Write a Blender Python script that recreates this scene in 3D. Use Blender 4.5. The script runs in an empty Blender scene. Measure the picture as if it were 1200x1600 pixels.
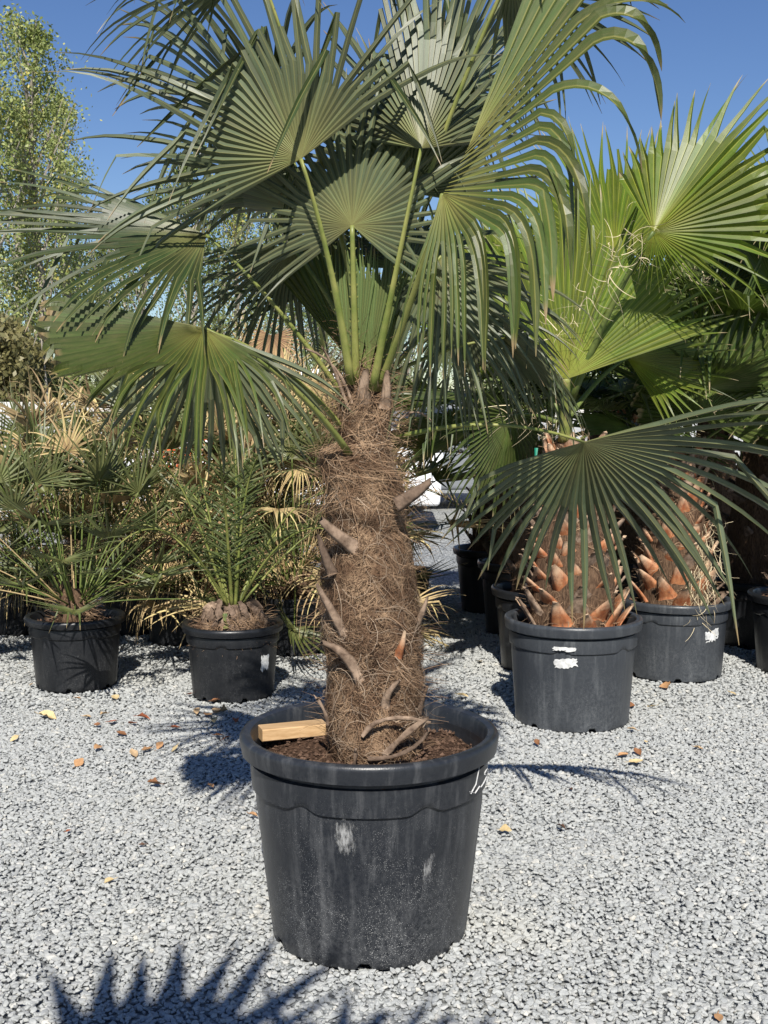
import bpy, math, random
import numpy as np
from mathutils import Vector, Matrix, noise as mnoise

# ------------------------------------------------------------------ camera, sky, sun, exposure
scn = bpy.context.scene
F, CX, CY, HC, PITCH = 1850.0, 600.0, 800.0, 1.45, math.radians(5.1)
cs, sn = math.cos(PITCH), math.sin(PITCH)
cam_d = bpy.data.cameras.new('camera'); cam = bpy.data.objects.new('camera', cam_d)
scn.collection.objects.link(cam); scn.camera = cam
cam.location = (0, 0, HC); cam.rotation_euler = (math.radians(90) - PITCH, 0, 0)
cam_d.sensor_fit = 'VERTICAL'; cam_d.sensor_height = 24; cam_d.lens = 24 * F / 1600
cam_d.clip_end = 500; cam_d.clip_start = 0.05

SUN_EL, SUN_AZ = math.radians(40.5), math.radians(-1.0)      # light travels away from the camera, a little to the right
sd = Vector((math.sin(SUN_AZ) * math.cos(SUN_EL), math.cos(SUN_AZ) * math.cos(SUN_EL), -math.sin(SUN_EL)))
w = bpy.data.worlds.new('World'); scn.world = w; w.use_nodes = True
wn = w.node_tree.nodes; wl = w.node_tree.links
sky = wn.new('ShaderNodeTexSky'); sky.sky_type = 'NISHITA'; sky.sun_disc = False
sky.sun_elevation = SUN_EL
sky.sun_rotation = math.pi + SUN_AZ
sky.air_density = 1.0; sky.dust_density = 0.15; sky.ozone_density = 2.6; sky.altitude = 300
bg = wn['Background']; bg.inputs[1].default_value = 0.070
hs_ = wn.new('ShaderNodeHueSaturation'); hs_.inputs['Saturation'].default_value = 1.18; hs_.inputs['Hue'].default_value = .512
wl.new(sky.outputs[0], hs_.inputs['Color']); wl.new(hs_.outputs[0], bg.inputs[0])
sl = bpy.data.lights.new('sun', 'SUN'); sun = bpy.data.objects.new('sun', sl); scn.collection.objects.link(sun)
sl.energy = 5.0; sl.angle = math.radians(0.53); sl.color = (1, 0.955, 0.88)
sun.rotation_euler = (-sd).to_track_quat('Z', 'Y').to_euler(); sun.location = (0, -3, 6)
scn.view_settings.view_transform = 'Standard'; scn.view_settings.look = 'None'
scn.view_settings.exposure = 0.5; scn.view_settings.gamma = 1
scn.render.resolution_x = 768; scn.render.resolution_y = 1024
scn.cycles.max_bounces = 6; scn.cycles.transparent_max_bounces = 8

COL = scn.collection
rng = np.random.default_rng(11)
random.seed(5)

def P(px, py, Y):
    u, v = (px - CX) / F, (CY - py) / F
    d = np.array([u, cs + v * sn, -sn + v * cs]); k = Y / d[1]
    return np.array([d[0] * k, Y, HC + d[2] * k])
def G(px, py, z=0.0):
    u, v = (px - CX) / F, (CY - py) / F
    d = np.array([u, cs + v * sn, -sn + v * cs]); k = (z - HC) / d[2]
    return np.array([d[0] * k, d[1] * k, z])
def nz(a):
    a = np.asarray(a, float); return a / max(np.linalg.norm(a), 1e-9)

# ------------------------------------------------------------------ object helpers
def mesh(name, V, Fc, mat=None, parent=None, loc=None, smooth=False, uv=None, origin=(0, 0, 0), mats=None, midx=None):
    me = bpy.data.meshes.new(name)
    V = np.asarray(V, float) - np.asarray(origin, float)
    me.from_pydata(V.tolist(), [], Fc if isinstance(Fc, list) else np.asarray(Fc).tolist())
    if uv is not None:
        ul = me.uv_layers.new(name='UVMap')
        li = np.empty(len(me.loops), int); me.loops.foreach_get('vertex_index', li)
        ul.data.foreach_set('uv', np.asarray(uv, float)[li].ravel())
    if mats:
        for m in mats: me.materials.append(m)
        if midx is not None: me.polygons.foreach_set('material_index', np.asarray(midx, int))
    elif mat: me.materials.append(mat)
    if smooth: me.polygons.foreach_set('use_smooth', np.ones(len(me.polygons), bool))
    me.update()
    o = bpy.data.objects.new(name, me); COL.objects.link(o)
    if parent: o.parent = parent
    if loc is not None: o.location = loc
    return o
def tag(o, label=None, cat=None, group=None, kind=None):
    if label: o['label'] = label
    if cat: o['category'] = cat
    if group: o['group'] = group
    if kind: o['kind'] = kind
    return o
def thing(name, loc, label, cat, group=None):
    o = bpy.data.objects.new(name, None); COL.objects.link(o); o.location = tuple(loc)
    o.empty_display_size = 0.1
    return tag(o, label, cat, group)

class MB:
    def __init__(s): s.v = []; s.f = []; s.n = 0; s.uv = []; s.m = []
    def add(s, V, Fc, uv=None, m=0):
        V = np.asarray(V, float); s.v.append(V)
        s.f += [tuple(int(i) + s.n for i in q) for q in Fc]; s.n += len(V)
        s.uv.append(np.zeros((len(V), 2)) if uv is None else np.asarray(uv, float)); s.m += [m] * len(Fc)
    def box(s, c, d, R=None, m=0):
        c = np.asarray(c, float); h = np.asarray(d, float) / 2
        V = np.array([[x, y, z] for x in (-1, 1) for y in (-1, 1) for z in (-1, 1)]) * h
        if R is not None: V = V @ np.asarray(R).T
        s.add(V + c, [(0, 1, 3, 2), (4, 6, 7, 5), (0, 4, 5, 1), (2, 3, 7, 6), (0, 2, 6, 4), (1, 5, 7, 3)], m=m)
    def build(s, name, mat=None, parent=None, origin=(0, 0, 0), smooth=False, mats=None, loc=None):
        return mesh(name, np.concatenate(s.v), s.f, mat, parent, loc, smooth, np.concatenate(s.uv), origin, mats, s.m if mats else None)

def tube(pts, rad, k=7, flat=1.0, up=(0, 0, 1), cap=True, wob=0):
    """swept tube; rad scalar or list; returns V, F, uv"""
    pts = np.asarray(pts, float); n = len(pts)
    rad = np.full(n, rad) if np.isscalar(rad) else np.asarray(rad, float)
    T = np.gradient(pts, axis=0); T /= np.linalg.norm(T, axis=1)[:, None] + 1e-9
    V, uv = [], []
    ref = np.asarray(up, float)
    for i in range(n):
        s = np.cross(T[i], ref)
        if np.linalg.norm(s) < 0.08: s = np.cross(T[i], (1.0, 0.1, 0))
        s = nz(s); u = np.cross(s, T[i])
        for j in range(k):
            a = 2 * math.pi * j / k
            r = rad[i] * (1 + (wob * (rng.random() - .5) if wob else 0))
            V.append(pts[i] + s * math.cos(a) * r + u * math.sin(a) * r * flat); uv.append((j / k, i / (n - 1)))
    Fc = [(i * k + j, i * k + (j + 1) % k, (i + 1) * k + (j + 1) % k, (i + 1) * k + j) for i in range(n - 1) for j in range(k)]
    if cap: Fc += [tuple(range(k - 1, -1, -1)), tuple((n - 1) * k + j for j in range(k))]
    return np.array(V), Fc, np.array(uv)
def bez(a, b, c, d=None, n=14):
    t = np.linspace(0, 1, n)[:, None]; a, b, c = map(np.asarray, (a, b, c))
    if d is None: return (1 - t) ** 2 * a + 2 * t * (1 - t) * b + t * t * c
    return (1 - t) ** 3 * a + 3 * t * (1 - t) ** 2 * b + 3 * t * t * (1 - t) * c + t ** 3 * np.asarray(d)

# ------------------------------------------------------------------ materials
class NT:
    def __init__(s, name):
        s.m = bpy.data.materials.new(name); s.m.use_nodes = True
        s.t = s.m.node_tree; s.b = s.t.nodes['Principled BSDF']; s.out = s.t.nodes['Material Output']
    def n(s, typ, **kw):
        x = s.t.nodes.new('ShaderNode' + typ)
        for k, v in kw.items(): setattr(x, k, v)
        return x
    def l(s, a, b): s.t.links.new(a, b)
    def val(s, sock, v):
        if isinstance(v, bpy.types.NodeSocket): s.l(v, sock)
        elif v is not None: sock.default_value = v
    def math(s, op, a, b=None, c=None, clamp=False):
        x = s.n('Math', operation=op); x.use_clamp = clamp
        s.val(x.inputs[0], a); s.val(x.inputs[1], b); s.val(x.inputs[2], c)
        return x.outputs[0]
    def mix(s, f, a, b, mode='MIX'):
        x = s.n('Mix', data_type='RGBA', blend_type=mode)
        s.val(x.inputs[0], f)
        for i, v in ((6, a), (7, b)):
            s.val(x.inputs[i], v if isinstance(v, bpy.types.NodeSocket) else (*v, 1))
        return x.outputs[2]
    def noise(s, vec, scale, detail=4, rough=.55, out=0):
        x = s.n('TexNoise'); x.inputs['Scale'].default_value = scale; x.inputs['Detail'].default_value = detail
        x.inputs['Roughness'].default_value = rough
        if vec is not None: s.l(vec, x.inputs['Vector'])
        return x.outputs[out]
    def ramp(s, f, stops):
        x = s.n('ValToRGB'); e = x.color_ramp.elements
        while len(e) < len(stops): e.new(0.5)
        for i, (p, c) in enumerate(stops):
            e[i].position = p; e[i].color = (*c, 1) if len(c) == 3 else c
        s.l(f, x.inputs[0]); return x.outputs[0]
    def mapping(s, vec, scale=(1, 1, 1)):
        x = s.n('Mapping'); x.inputs['Scale'].default_value = scale; s.l(vec, x.inputs[0]); return x.outputs[0]
    def bump(s, h, strength, dist=.01):
        x = s.n('Bump'); x.inputs['Strength'].default_value = strength; x.inputs['Distance'].default_value = dist
        s.l(h, x.inputs['Height']); s.l(x.outputs[0], s.b.inputs['Normal']); return x.outputs[0]
    @property
    def obj(s): return s.n('TexCoord').outputs['Object']
    @property
    def geo(s): return s.n('NewGeometry')
    def step(s, v, a, b):
        x = s.n('MapRange'); s.l(v, x.inputs[0]); x.inputs[1].default_value = a; x.inputs[2].default_value = b
        return x.outputs[0]

def leaf_mat(name, upper, lower, hubc, transc, tw=.28, rough=.42, tip=(.28, .2, .1), tipat=.95):
    s = NT(name)
    uv = s.n('TexCoord').outputs['UV']; sep = s.n('SeparateXYZ'); s.l(uv, sep.inputs[0])
    u, v = sep.outputs[0], sep.outputs[1]
    fr = s.math('FRACT', u); u = s.math('FLOOR', u)
    wnz = s.n('TexWhiteNoise', noise_dimensions='1D'); s.l(u, wnz.inputs['W'])
    ab = s.math('ABSOLUTE', s.math('SUBTRACT', fr, .5))
    g = s.geo
    c = s.mix(g.outputs['Backfacing'], upper, lower)
    c = s.mix(s.step(v, .30, .0), c, hubc)
    big = s.noise(s.obj, 9, 3)
    k = s.math('ADD', s.math('MULTIPLY', wnz.outputs['Value'], .45), s.math('MULTIPLY', big, .5))
    k = s.math('ADD', k, .5)
    hs = s.n('HueSaturation'); s.l(c, hs.inputs['Color']); s.l(k, hs.inputs['Value'])
    s.l(s.math('ADD', .485, s.math('MULTIPLY', wnz.outputs['Value'], .03)), hs.inputs['Hue'])
    cmb = s.n('CombineXYZ'); s.l(s.math('ADD', s.math('MULTIPLY', u, 7.3), s.math('MULTIPLY', fr, 1.6)), cmb.inputs[0]); s.l(s.math('MULTIPLY', v, 2.2), cmb.inputs[1])
    st = s.noise(cmb.outputs[0], 4, 5, .7)
    rib = s.math('MULTIPLY', s.step(ab, .085, .03), .7)                 # pale midrib of every segment, strengthened as painted light on the pleats
    edge = s.math('MULTIPLY', s.step(ab, .32, .5), .6)                 # pleat shade painted into the colour along segment edges
    hs0 = s.mix(rib, hs.outputs[0], hubc); hs0 = s.mix(edge, hs0, tuple(q * .45 for q in upper))
    c = s.mix(s.math('MULTIPLY', s.step(st, .45, .8), .3), hs0, tip)
    # brown, dry tips of uneven length
    tt = s.math('ADD', v, s.math('MULTIPLY', s.math('SUBTRACT', wnz.outputs['Value'], .5), .08))
    c = s.mix(s.step(tt, tipat - .02, tipat + .03), c, tip)
    s.l(c, s.b.inputs['Base Color']); s.b.inputs['Roughness'].default_value = rough
    s.b.inputs['Specular IOR Level'].default_value = .42
    fine = s.noise(s.mapping(cmb.outputs[0], (6, 1, 1)), 6, 3)
    s.bump(fine, .12, .002)
    tr = s.n('BsdfTranslucent'); s.l(s.mix(.5, transc, c), tr.inputs[0])
    mx = s.n('MixShader'); mx.inputs[0].default_value = tw
    s.l(s.b.outputs[0], mx.inputs[1]); s.l(tr.outputs[0], mx.inputs[2]); s.l(mx.outputs[0], s.out.inputs[0])
    return s.m
M = {}
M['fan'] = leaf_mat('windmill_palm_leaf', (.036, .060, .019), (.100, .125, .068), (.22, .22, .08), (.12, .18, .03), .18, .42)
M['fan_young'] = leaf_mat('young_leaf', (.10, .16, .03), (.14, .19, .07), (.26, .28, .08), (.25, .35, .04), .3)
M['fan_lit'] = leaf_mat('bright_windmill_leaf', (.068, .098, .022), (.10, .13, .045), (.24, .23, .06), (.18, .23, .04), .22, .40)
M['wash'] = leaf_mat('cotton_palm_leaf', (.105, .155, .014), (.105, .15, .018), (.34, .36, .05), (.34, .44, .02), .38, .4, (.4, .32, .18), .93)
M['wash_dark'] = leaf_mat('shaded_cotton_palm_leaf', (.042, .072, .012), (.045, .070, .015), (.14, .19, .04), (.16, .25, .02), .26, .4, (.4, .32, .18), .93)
M['dwarf'] = leaf_mat('dwarf_palm_leaf', (.075, .10, .026), (.115, .135, .05), (.17, .18, .06), (.16, .22, .05), .2, .45, (.35, .27, .14), .9)
M['date'] = leaf_mat('date_palm_leaf', (.075, .105, .032), (.10, .125, .05), (.15, .19, .04), (.16, .25, .03), .22, .4)
M['straw'] = leaf_mat('dead_straw_leaf', (.58, .45, .22), (.54, .41, .21), (.30, .20, .09), (.4, .28, .12), .2, .7, (.3, .2, .1))
M['brown'] = leaf_mat('dead_brown_leaf', (.40, .26, .14), (.36, .23, .12), (.25, .15, .08), (.3, .18, .08), .15, .75, (.3, .2, .1))

def simple(name, c1, c2, scale=20, rough=.7, bump=.3, dist=.004, stretch=(1, 1, 1), spec=.3, detail=6, lo=.35, hi=.65):
    s = NT(name); v = s.mapping(s.obj, stretch)
    n = s.noise(v, scale, detail, .6)
    s.l(s.mix(s.step(n, lo, hi), c1, c2), s.b.inputs['Base Color'])
    s.b.inputs['Roughness'].default_value = rough; s.b.inputs['Specular IOR Level'].default_value = spec
    if bump: s.bump(n, bump, dist)
    return s.m
M['petiole'] = simple('green_stalk', (.13, .165, .038), (.25, .25, .075), 14, .4, .1, .001, (1, 1, 1))
M['petiole_dark'] = simple('dark_stalk', (.075, .11, .025), (.13, .16, .04), 14, .45, .1, .001)
M['soil'] = simple('potting_soil', (.026, .015, .010), (.10, .060, .040), 90, .95, 1.0, .012, spec=.1)
M['crumb'] = simple('soil_crumb', (.05, .030, .020), (.16, .10, .07), 60, .95, .4, .004, spec=.1)
M['fibre'] = simple('trunk_fibre', (.13, .075, .044), (.37, .25, .155), 16, .85, 0, spec=.15)
M['bark_fibre'] = simple('fibrous_trunk', (.055, .034, .022), (.16, .10, .062), 50, .95, .9, .01, (3, 3, .8), spec=.1)
M['boot'] = simple('leaf_base', (.10, .066, .045), (.34, .245, .175), 30, .8, .8, .004, (1, 1, 1), spec=.2)
def boot_mat():
    s = NT('orange_leaf_base'); sep = s.n('SeparateXYZ'); s.l(s.n('TexCoord').outputs['UV'], sep.inputs[0]); v = sep.outputs[1]
    n1 = s.noise(s.mapping(s.obj, (3, 3, 1)), 12, 5, .65); n2 = s.noise(s.obj, 60, 4, .7)
    c = s.mix(s.step(n1, .35, .65), (.27, .085, .035), (.44, .19, .085))
    c = s.mix(s.step(s.math('ADD', v, s.math('MULTIPLY', s.math('SUBTRACT', n1, .5), .8)), .45, 1.0), c, (.50, .36, .24))
    c = s.mix(s.math('MULTIPLY', s.step(n2, .52, .7), .6), c, (.16, .10, .07))
    s.l(c, s.b.inputs['Base Color']); s.b.inputs['Roughness'].default_value = .7; s.b.inputs['Specular IOR Level'].default_value = .2
    s.bump(n2, .6, .003); return s.m
M['boot_orange'] = boot_mat()
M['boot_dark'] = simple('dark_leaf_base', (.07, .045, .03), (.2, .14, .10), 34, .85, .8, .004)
M['wood_block'] = simple('pine_offcut', (.40, .25, .12), (.55, .37, .20), 7, .65, .25, .001, (1, 8, 14), spec=.2)
M['label'] = simple('torn_paper', (.42, .42, .41), (.70, .70, .68), 45, .7, .1, .001)
M['scuff'] = simple('pale_scuff', (.16, .17, .18), (.38, .39, .40), 160, .8, 0, lo=.4, hi=.6)
def scuff_mat():
    s = NT('pale_scuff'); o = s.obj
    n = s.noise(s.mapping(o, (1, 1, .18)), 170, 4, .7); m2 = s.noise(o, 45, 3)
    s.l(s.mix(n, (.12, .12, .12), (.42, .42, .41)), s.b.inputs['Base Color']); s.b.inputs['Roughness'].default_value = .85
    vm = s.n('VectorMath', operation='DISTANCE'); s.l(s.n('TexCoord').outputs['UV'], vm.inputs[0]); vm.inputs[1].default_value = (.5, .5, 0)
    fall = s.step(vm.outputs['Value'], .5, .05)
    s.l(s.math('MULTIPLY', s.step(s.math('ADD', s.math('MULTIPLY', n, .7), s.math('MULTIPLY', s.math('MULTIPLY', fall, m2), .75)), .50, .78), s.step(fall, 0, .2)), s.b.inputs['Alpha']); return s.m
M['scuff'] = scuff_mat()
M['chalk'] = simple('chalk_writing', (.42, .42, .42), (.62, .62, .62), 90, .8, 0)
M['thread'] = simple('dry_thread', (.5, .4, .24), (.72, .62, .42), 12, .8, 0)
M['tree_bark'] = simple('poplar_bark', (.22, .19, .15), (.42, .38, .32), 6, .9, .6, .02, (2, 2, .5))
M['wall'] = simple('concrete_wall', (.34, .35, .36), (.46, .46, .45), 3, .85, .3, .01)
M['coping'] = simple('wall_coping', (.52, .50, .46), (.62, .60, .56), 5, .8, .2, .01)
M['black_tyre'] = simple('rubber', (.02, .02, .02), (.03, .03, .03), 20, .8, .1)
M['glass_dark'] = simple('dark_glass', (.02, .025, .03), (.03, .035, .04), 2, .08, 0, spec=.6)
M['white_paint'] = simple('white_car_paint', (.74, .75, .76), (.80, .80, .80), 3, .25, 0, spec=.5)
M['red_paint'] = simple('red_car_paint', (.45, .02, .02), (.5, .03, .03), 3, .25, 0, spec=.5)
M['grey_paint'] = simple('grey_car_paint', (.16, .17, .18), (.19, .20, .21), 3, .3, 0, spec=.5)
M['orange_mesh'] = simple('orange_plastic', (.65, .12, .03), (.75, .18, .06), 9, .5, 0)
M['steel'] = simple('steel', (.3, .3, .3), (.4, .4, .4), 9, .4, 0)
M['green_tie'] = simple('green_plastic', (.01, .16, .10), (.02, .22, .14), 9, .4, 0)

def pot_mat(name, c, dust, dusty, speck, streak=.4):
    s = NT(name); o = s.obj; sep = s.n('SeparateXYZ'); s.l(o, sep.inputs[0])
    z = sep.outputs[2]
    big = s.noise(o, 5, 5, .6)
    st = s.noise(s.mapping(o, (14, 14, 1.2)), 2.2, 5, .65)
    fine = s.noise(o, 75, 5, .75)
    low = s.step(z, .30, .0)                                   # dust splashed up from the ground
    f = s.math('MULTIPLY', s.step(fine, .38, .75), s.math('ADD', .25, s.math('MULTIPLY', low, .9)))
    f = s.math('ADD', s.math('MULTIPLY', f, .55), s.math('MULTIPLY', s.step(st, .5, .78), streak))
    f = s.math('MULTIPLY', f, s.step(big, .22, .7))
    col = s.mix(s.math('MULTIPLY', f, dusty, clamp=True), c, dust)
    vo = s.n('TexVoronoi'); vo.inputs['Scale'].default_value = 270; s.l(o, vo.inputs['Vector'])
    sp = s.math('MULTIPLY', s.math('LESS_THAN', vo.outputs['Distance'], s.math('MULTIPLY', s.noise(o, 60, 2), .42)), s.step(s.noise(o, 9, 3), .40, .56))
    sp = s.math('MULTIPLY', sp, s.step(z, .50, .10))
    col = s.mix(s.math('MULTIPLY', sp, speck, clamp=True), col, (.34, .34, .33))
    s.l(col, s.b.inputs['Base Color'])
    s.l(s.math('ADD', .34, s.math('MULTIPLY', f, .6), clamp=True), s.b.inputs['Roughness'])
    s.b.inputs['Specular IOR Level'].default_value = .45
    s.bump(s.math('ADD', s.noise(o, 300, 2), s.math('MULTIPLY', big, .8)), .12, .003)
    return s.m
M['pot_new'] = pot_mat('dark_plastic_pot', (.015, .017, .021), (.18, .183, .185), 1.0, .9, .6)
M['pot_grey'] = pot_mat('dusty_plastic_pot', (.034, .038, .044), (.17, .18, .185), 1.0, .3, .55)
M['pot_black'] = pot_mat('black_plastic_pot', (.010, .011, .013), (.07, .07, .07), .6, .3, .2)

# stones: colour varies from piece to piece
def stone_mat():
    s = NT('crushed_stone'); oi = s.n('ObjectInfo'); g = s.geo
    c = s.ramp(oi.outputs['Random'], [(0, (.32, .33, .325)), (.3, (.36, .37, .36)), (.75, (.395, .405, .39)), (.95, (.43, .43, .41)), (1, (.54, .52, .46))])
    pz = s.noise(g.outputs['Position'], .9, 3)
    c = s.mix(s.math('MULTIPLY', s.step(pz, .55, .75), .45), c, (.58, .55, .44))
    c = s.mix(.15, c, s.ramp(s.noise(s.obj, 3, 4, .7), [(.35, (.24, .25, .25)), (.65, (.58, .58, .56))]))
    s.l(c, s.b.inputs['Base Color']); s.b.inputs['Roughness'].default_value = .85
    s.b.inputs['Specular IOR Level'].default_value = .25
    s.bump(s.noise(s.obj, 5, 4, .7), .25, .05)
    return s.m
def ground_mat():
    s = NT('gravel_ground'); g = s.geo; p = g.outputs['Position']
    vo = s.n('TexVoronoi'); vo.inputs['Scale'].default_value = 44; s.l(p, vo.inputs['Vector'])
    sp = s.n('SeparateColor'); s.l(vo.outputs['Color'], sp.inputs[0])
    c = s.ramp(sp.outputs[0], [(0, (.23, .245, .25)), (.5, (.37, .39, .39)), (1, (.52, .53, .51))])
    ed = s.step(vo.outputs['Distance'], .75, .35)
    c = s.mix(ed, (.10, .105, .11), c)
    c = s.mix(s.math('MULTIPLY', s.step(s.noise(p, .5, 3), .5, .75), .35), c, (.52, .49, .40))
    s.l(c, s.b.inputs['Base Color']); s.b.inputs['Roughness'].default_value = .9; s.b.inputs['Specular IOR Level'].default_value = .2
    s.bump(s.math('SUBTRACT', 1, vo.outputs['Distance']), .9, .012)
    return s.m
M['stone'] = stone_mat(); M['ground'] = ground_mat()

# ------------------------------------------------------------------ palm leaf builders
def fan(parent, org, mat, hub, mid, nrm, R, p0=-100, p1=100, n=40, fuse=.45, droop=.5, fold=0., cup=0., costa=0., kink=.15,
        vf=.85, steps=9, seed=0, dr_side=0., Lf=None, Ff=None, rag=0., name='leaf', wmul=1.0, dlo=0.0, taper=.8, twist=.5, start=.25, slim=.22, rb=.15, jit=1.0):
    """one palmate blade: segments share edges in the pleated inner part and hang free beyond it"""
    r_ = np.random.default_rng(seed)
    x = nz(mid); z = np.asarray(nrm, float); z = nz(z - np.dot(z, x) * x); y = np.cross(z, x)
    Mx = np.stack([x, y, z])                                   # rows: local axes in world
    g = Mx @ np.array([0, 0, -1.0])
    ph = np.radians(np.linspace(p0, p1, n)); dphi = abs(ph[1] - ph[0])
    L = R * (.80 + .20 * np.cos(ph)) * r_.uniform(.92, 1.05, n)
    if Lf: L = L * np.array([Lf(math.degrees(a)) for a in ph])
    rf = R * fuse * (.82 + .18 * np.cos(ph)) * r_.uniform(.93, 1.07, n)
    if Ff: rf = rf * np.array([Ff(math.degrees(a)) for a in ph])
    rf = np.minimum(rf, L * .97)
    cf, sf = math.cos(fold), math.sin(fold)
    d0 = np.stack([np.cos(ph), np.sin(ph) * cf, np.abs(np.sin(ph)) * sf], 1)
    w0 = np.stack([-np.sin(ph), np.cos(ph) * cf, np.sign(np.sin(ph)) * np.cos(ph) * sf], 1)
    w0 /= np.linalg.norm(w0, axis=1)[:, None]
    p = np.zeros((n, 3)); p[:, 0] = costa * R * np.clip(np.cos(ph), 0, 1) ** 2
    d = d0.copy()
    dr = (droop + dr_side * np.abs(np.sin(ph))) * r_.uniform(.55, 1.45, n) + dlo
    kk = r_.random(n) < kink; kt = r_.uniform(.12, .75, n)
    tw = r_.normal(0, twist, n)
    ts_f = np.linspace(0, 1, 4); ts_g = np.linspace(0, 1, steps)[1:]
    jg = np.convolve(r_.normal(0, 1, n + 4), np.ones(5) / 5, 'valid') * .22 * jit + r_.normal(0, .05, n) * jit
    jn = np.convolve(r_.normal(0, 1, n + 6), np.ones(7) / 7, 'valid') * .30 * jit + r_.normal(0, .07, n) * jit
    V = []; vv = []; rprev = np.zeros(n); first = True; kinked = np.zeros(n, bool)
    hwf = rf * math.tan(dphi / 2) * wmul
    for st, ts in ((0, ts_f), (1, ts_g)):
        for t in ts:
            r = rf * t if st == 0 else rf + (L - rf) * t
            ds = (r - rprev)[:, None]; rprev = r
            if st == 1:
                if first: d = d + w0 * jg[:, None] + np.cross(d, w0) * jn[:, None]; first = False
                d = d + g * (dr * (np.clip((t - start) / (1 - start), 0, 1) ** .8 + rb))[:, None] * (ds / R) * 2.2
                new = kk & (t > kt) & ~kinked
                d[new] = d[new] * .45 + g * .75 + r_.normal(0, .12, (int(new.sum()), 3)); kinked |= new
                d = d + r_.normal(0, .02, (n, 3))
                d /= np.linalg.norm(d, axis=1)[:, None]
            p = p + d * ds
            q = p.copy(); q[:, 2] += cup * r * r / R
            wv = w0 - np.sum(w0 * d, 1)[:, None] * d; wv /= np.linalg.norm(wv, axis=1)[:, None] + 1e-9
            nn = np.cross(d, wv)
            if st == 1:
                a = (tw * t)[:, None]; wv, nn = wv * np.cos(a) + nn * np.sin(a), nn * np.cos(a) - wv * np.sin(a)
                pr = np.minimum(1, ((1 - t) / taper) ** .75) if rag < .5 else np.ones(1) * (1 - .25 * t)
                pr = pr * (1 - slim * min(1, t / .35))
                hw = hwf * pr
                hw = np.maximum(hw, .0006)
            else: hw = np.maximum(r * math.tan(dphi / 2), .0009)
            f_ = vf if st == 0 else vf * (1 - .35 * t)
            V.append(np.stack([q + wv * hw[:, None], q - nn * (hw * f_)[:, None], q - wv * hw[:, None]], 1))
            vv.append(r / L)
    V = np.stack(V, 1)                                          # n, K, 3, 3
    K = V.shape[1]; vv = np.stack(vv, 1)
    W = V.reshape(-1, 3) @ Mx + np.asarray(hub)
    uv = np.zeros((n, K, 3, 2)); uv[..., 0] = r_.integers(1, 400, n)[:, None, None] + np.array([.03, .5, .97]); uv[..., 1] = vv[:, :, None]
    idx = np.arange(n * K * 3).reshape(n, K, 3)
    A = np.stack([idx[:, :-1, 1], idx[:, 1:, 1], idx[:, 1:, 0], idx[:, :-1, 0]], -1).reshape(-1, 4)
    B = np.stack([idx[:, :-1, 2], idx[:, 1:, 2], idx[:, 1:, 1], idx[:, :-1, 1]], -1).reshape(-1, 4)
    return mesh(name, W, np.concatenate([A, B]), mat, parent, None, False, uv.reshape(-1, 2), org)

def petiole(leaf, org, base, ctrl, hub, r0=.013, r1=.007, mat=None, spines=True, name='petiole'):
    pts = bez(base, ctrl, hub, n=14)
    mb = MB(); mb.add(*tube(pts, np.linspace(1, 0, 14) ** 1.5 * (r0 - r1) + r1, 6, .62))
    if spines:
        T = np.gradient(pts, axis=0)
        for i in range(2, 12):
            for s_ in (-1, 1):
                s = nz(np.cross(T[i], (0, 0, 1))) * s_
                rr = r1 + (r0 - r1) * (1 - i / 13) ** 1.5
                a = pts[i] + s * rr * .8; t = nz(T[i]) * .004
                mb.add([a - t, a + t, a + s * .006 + t], [(0, 1, 2)])
    return mb.build(name, mat or M['petiole'], leaf, org, True)

def palm_leaf(root, org, hub, mid, nrm, base, ctrl=None, mat=None, pmat=None, pr=(.013, .0065), spines=True, **kw):
    hub = np.asarray(hub, float); base = np.asarray(base, float)
    if ctrl is None: ctrl = base * .45 + hub * .55 + np.array([0, 0, .12 * np.linalg.norm(hub - base)])
    lf = fan(root, org, mat or M['fan'], hub, mid, nrm, **kw)
    petiole(lf, org, base, ctrl, hub, pr[0], pr[1], pmat, spines)
    return lf

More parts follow.
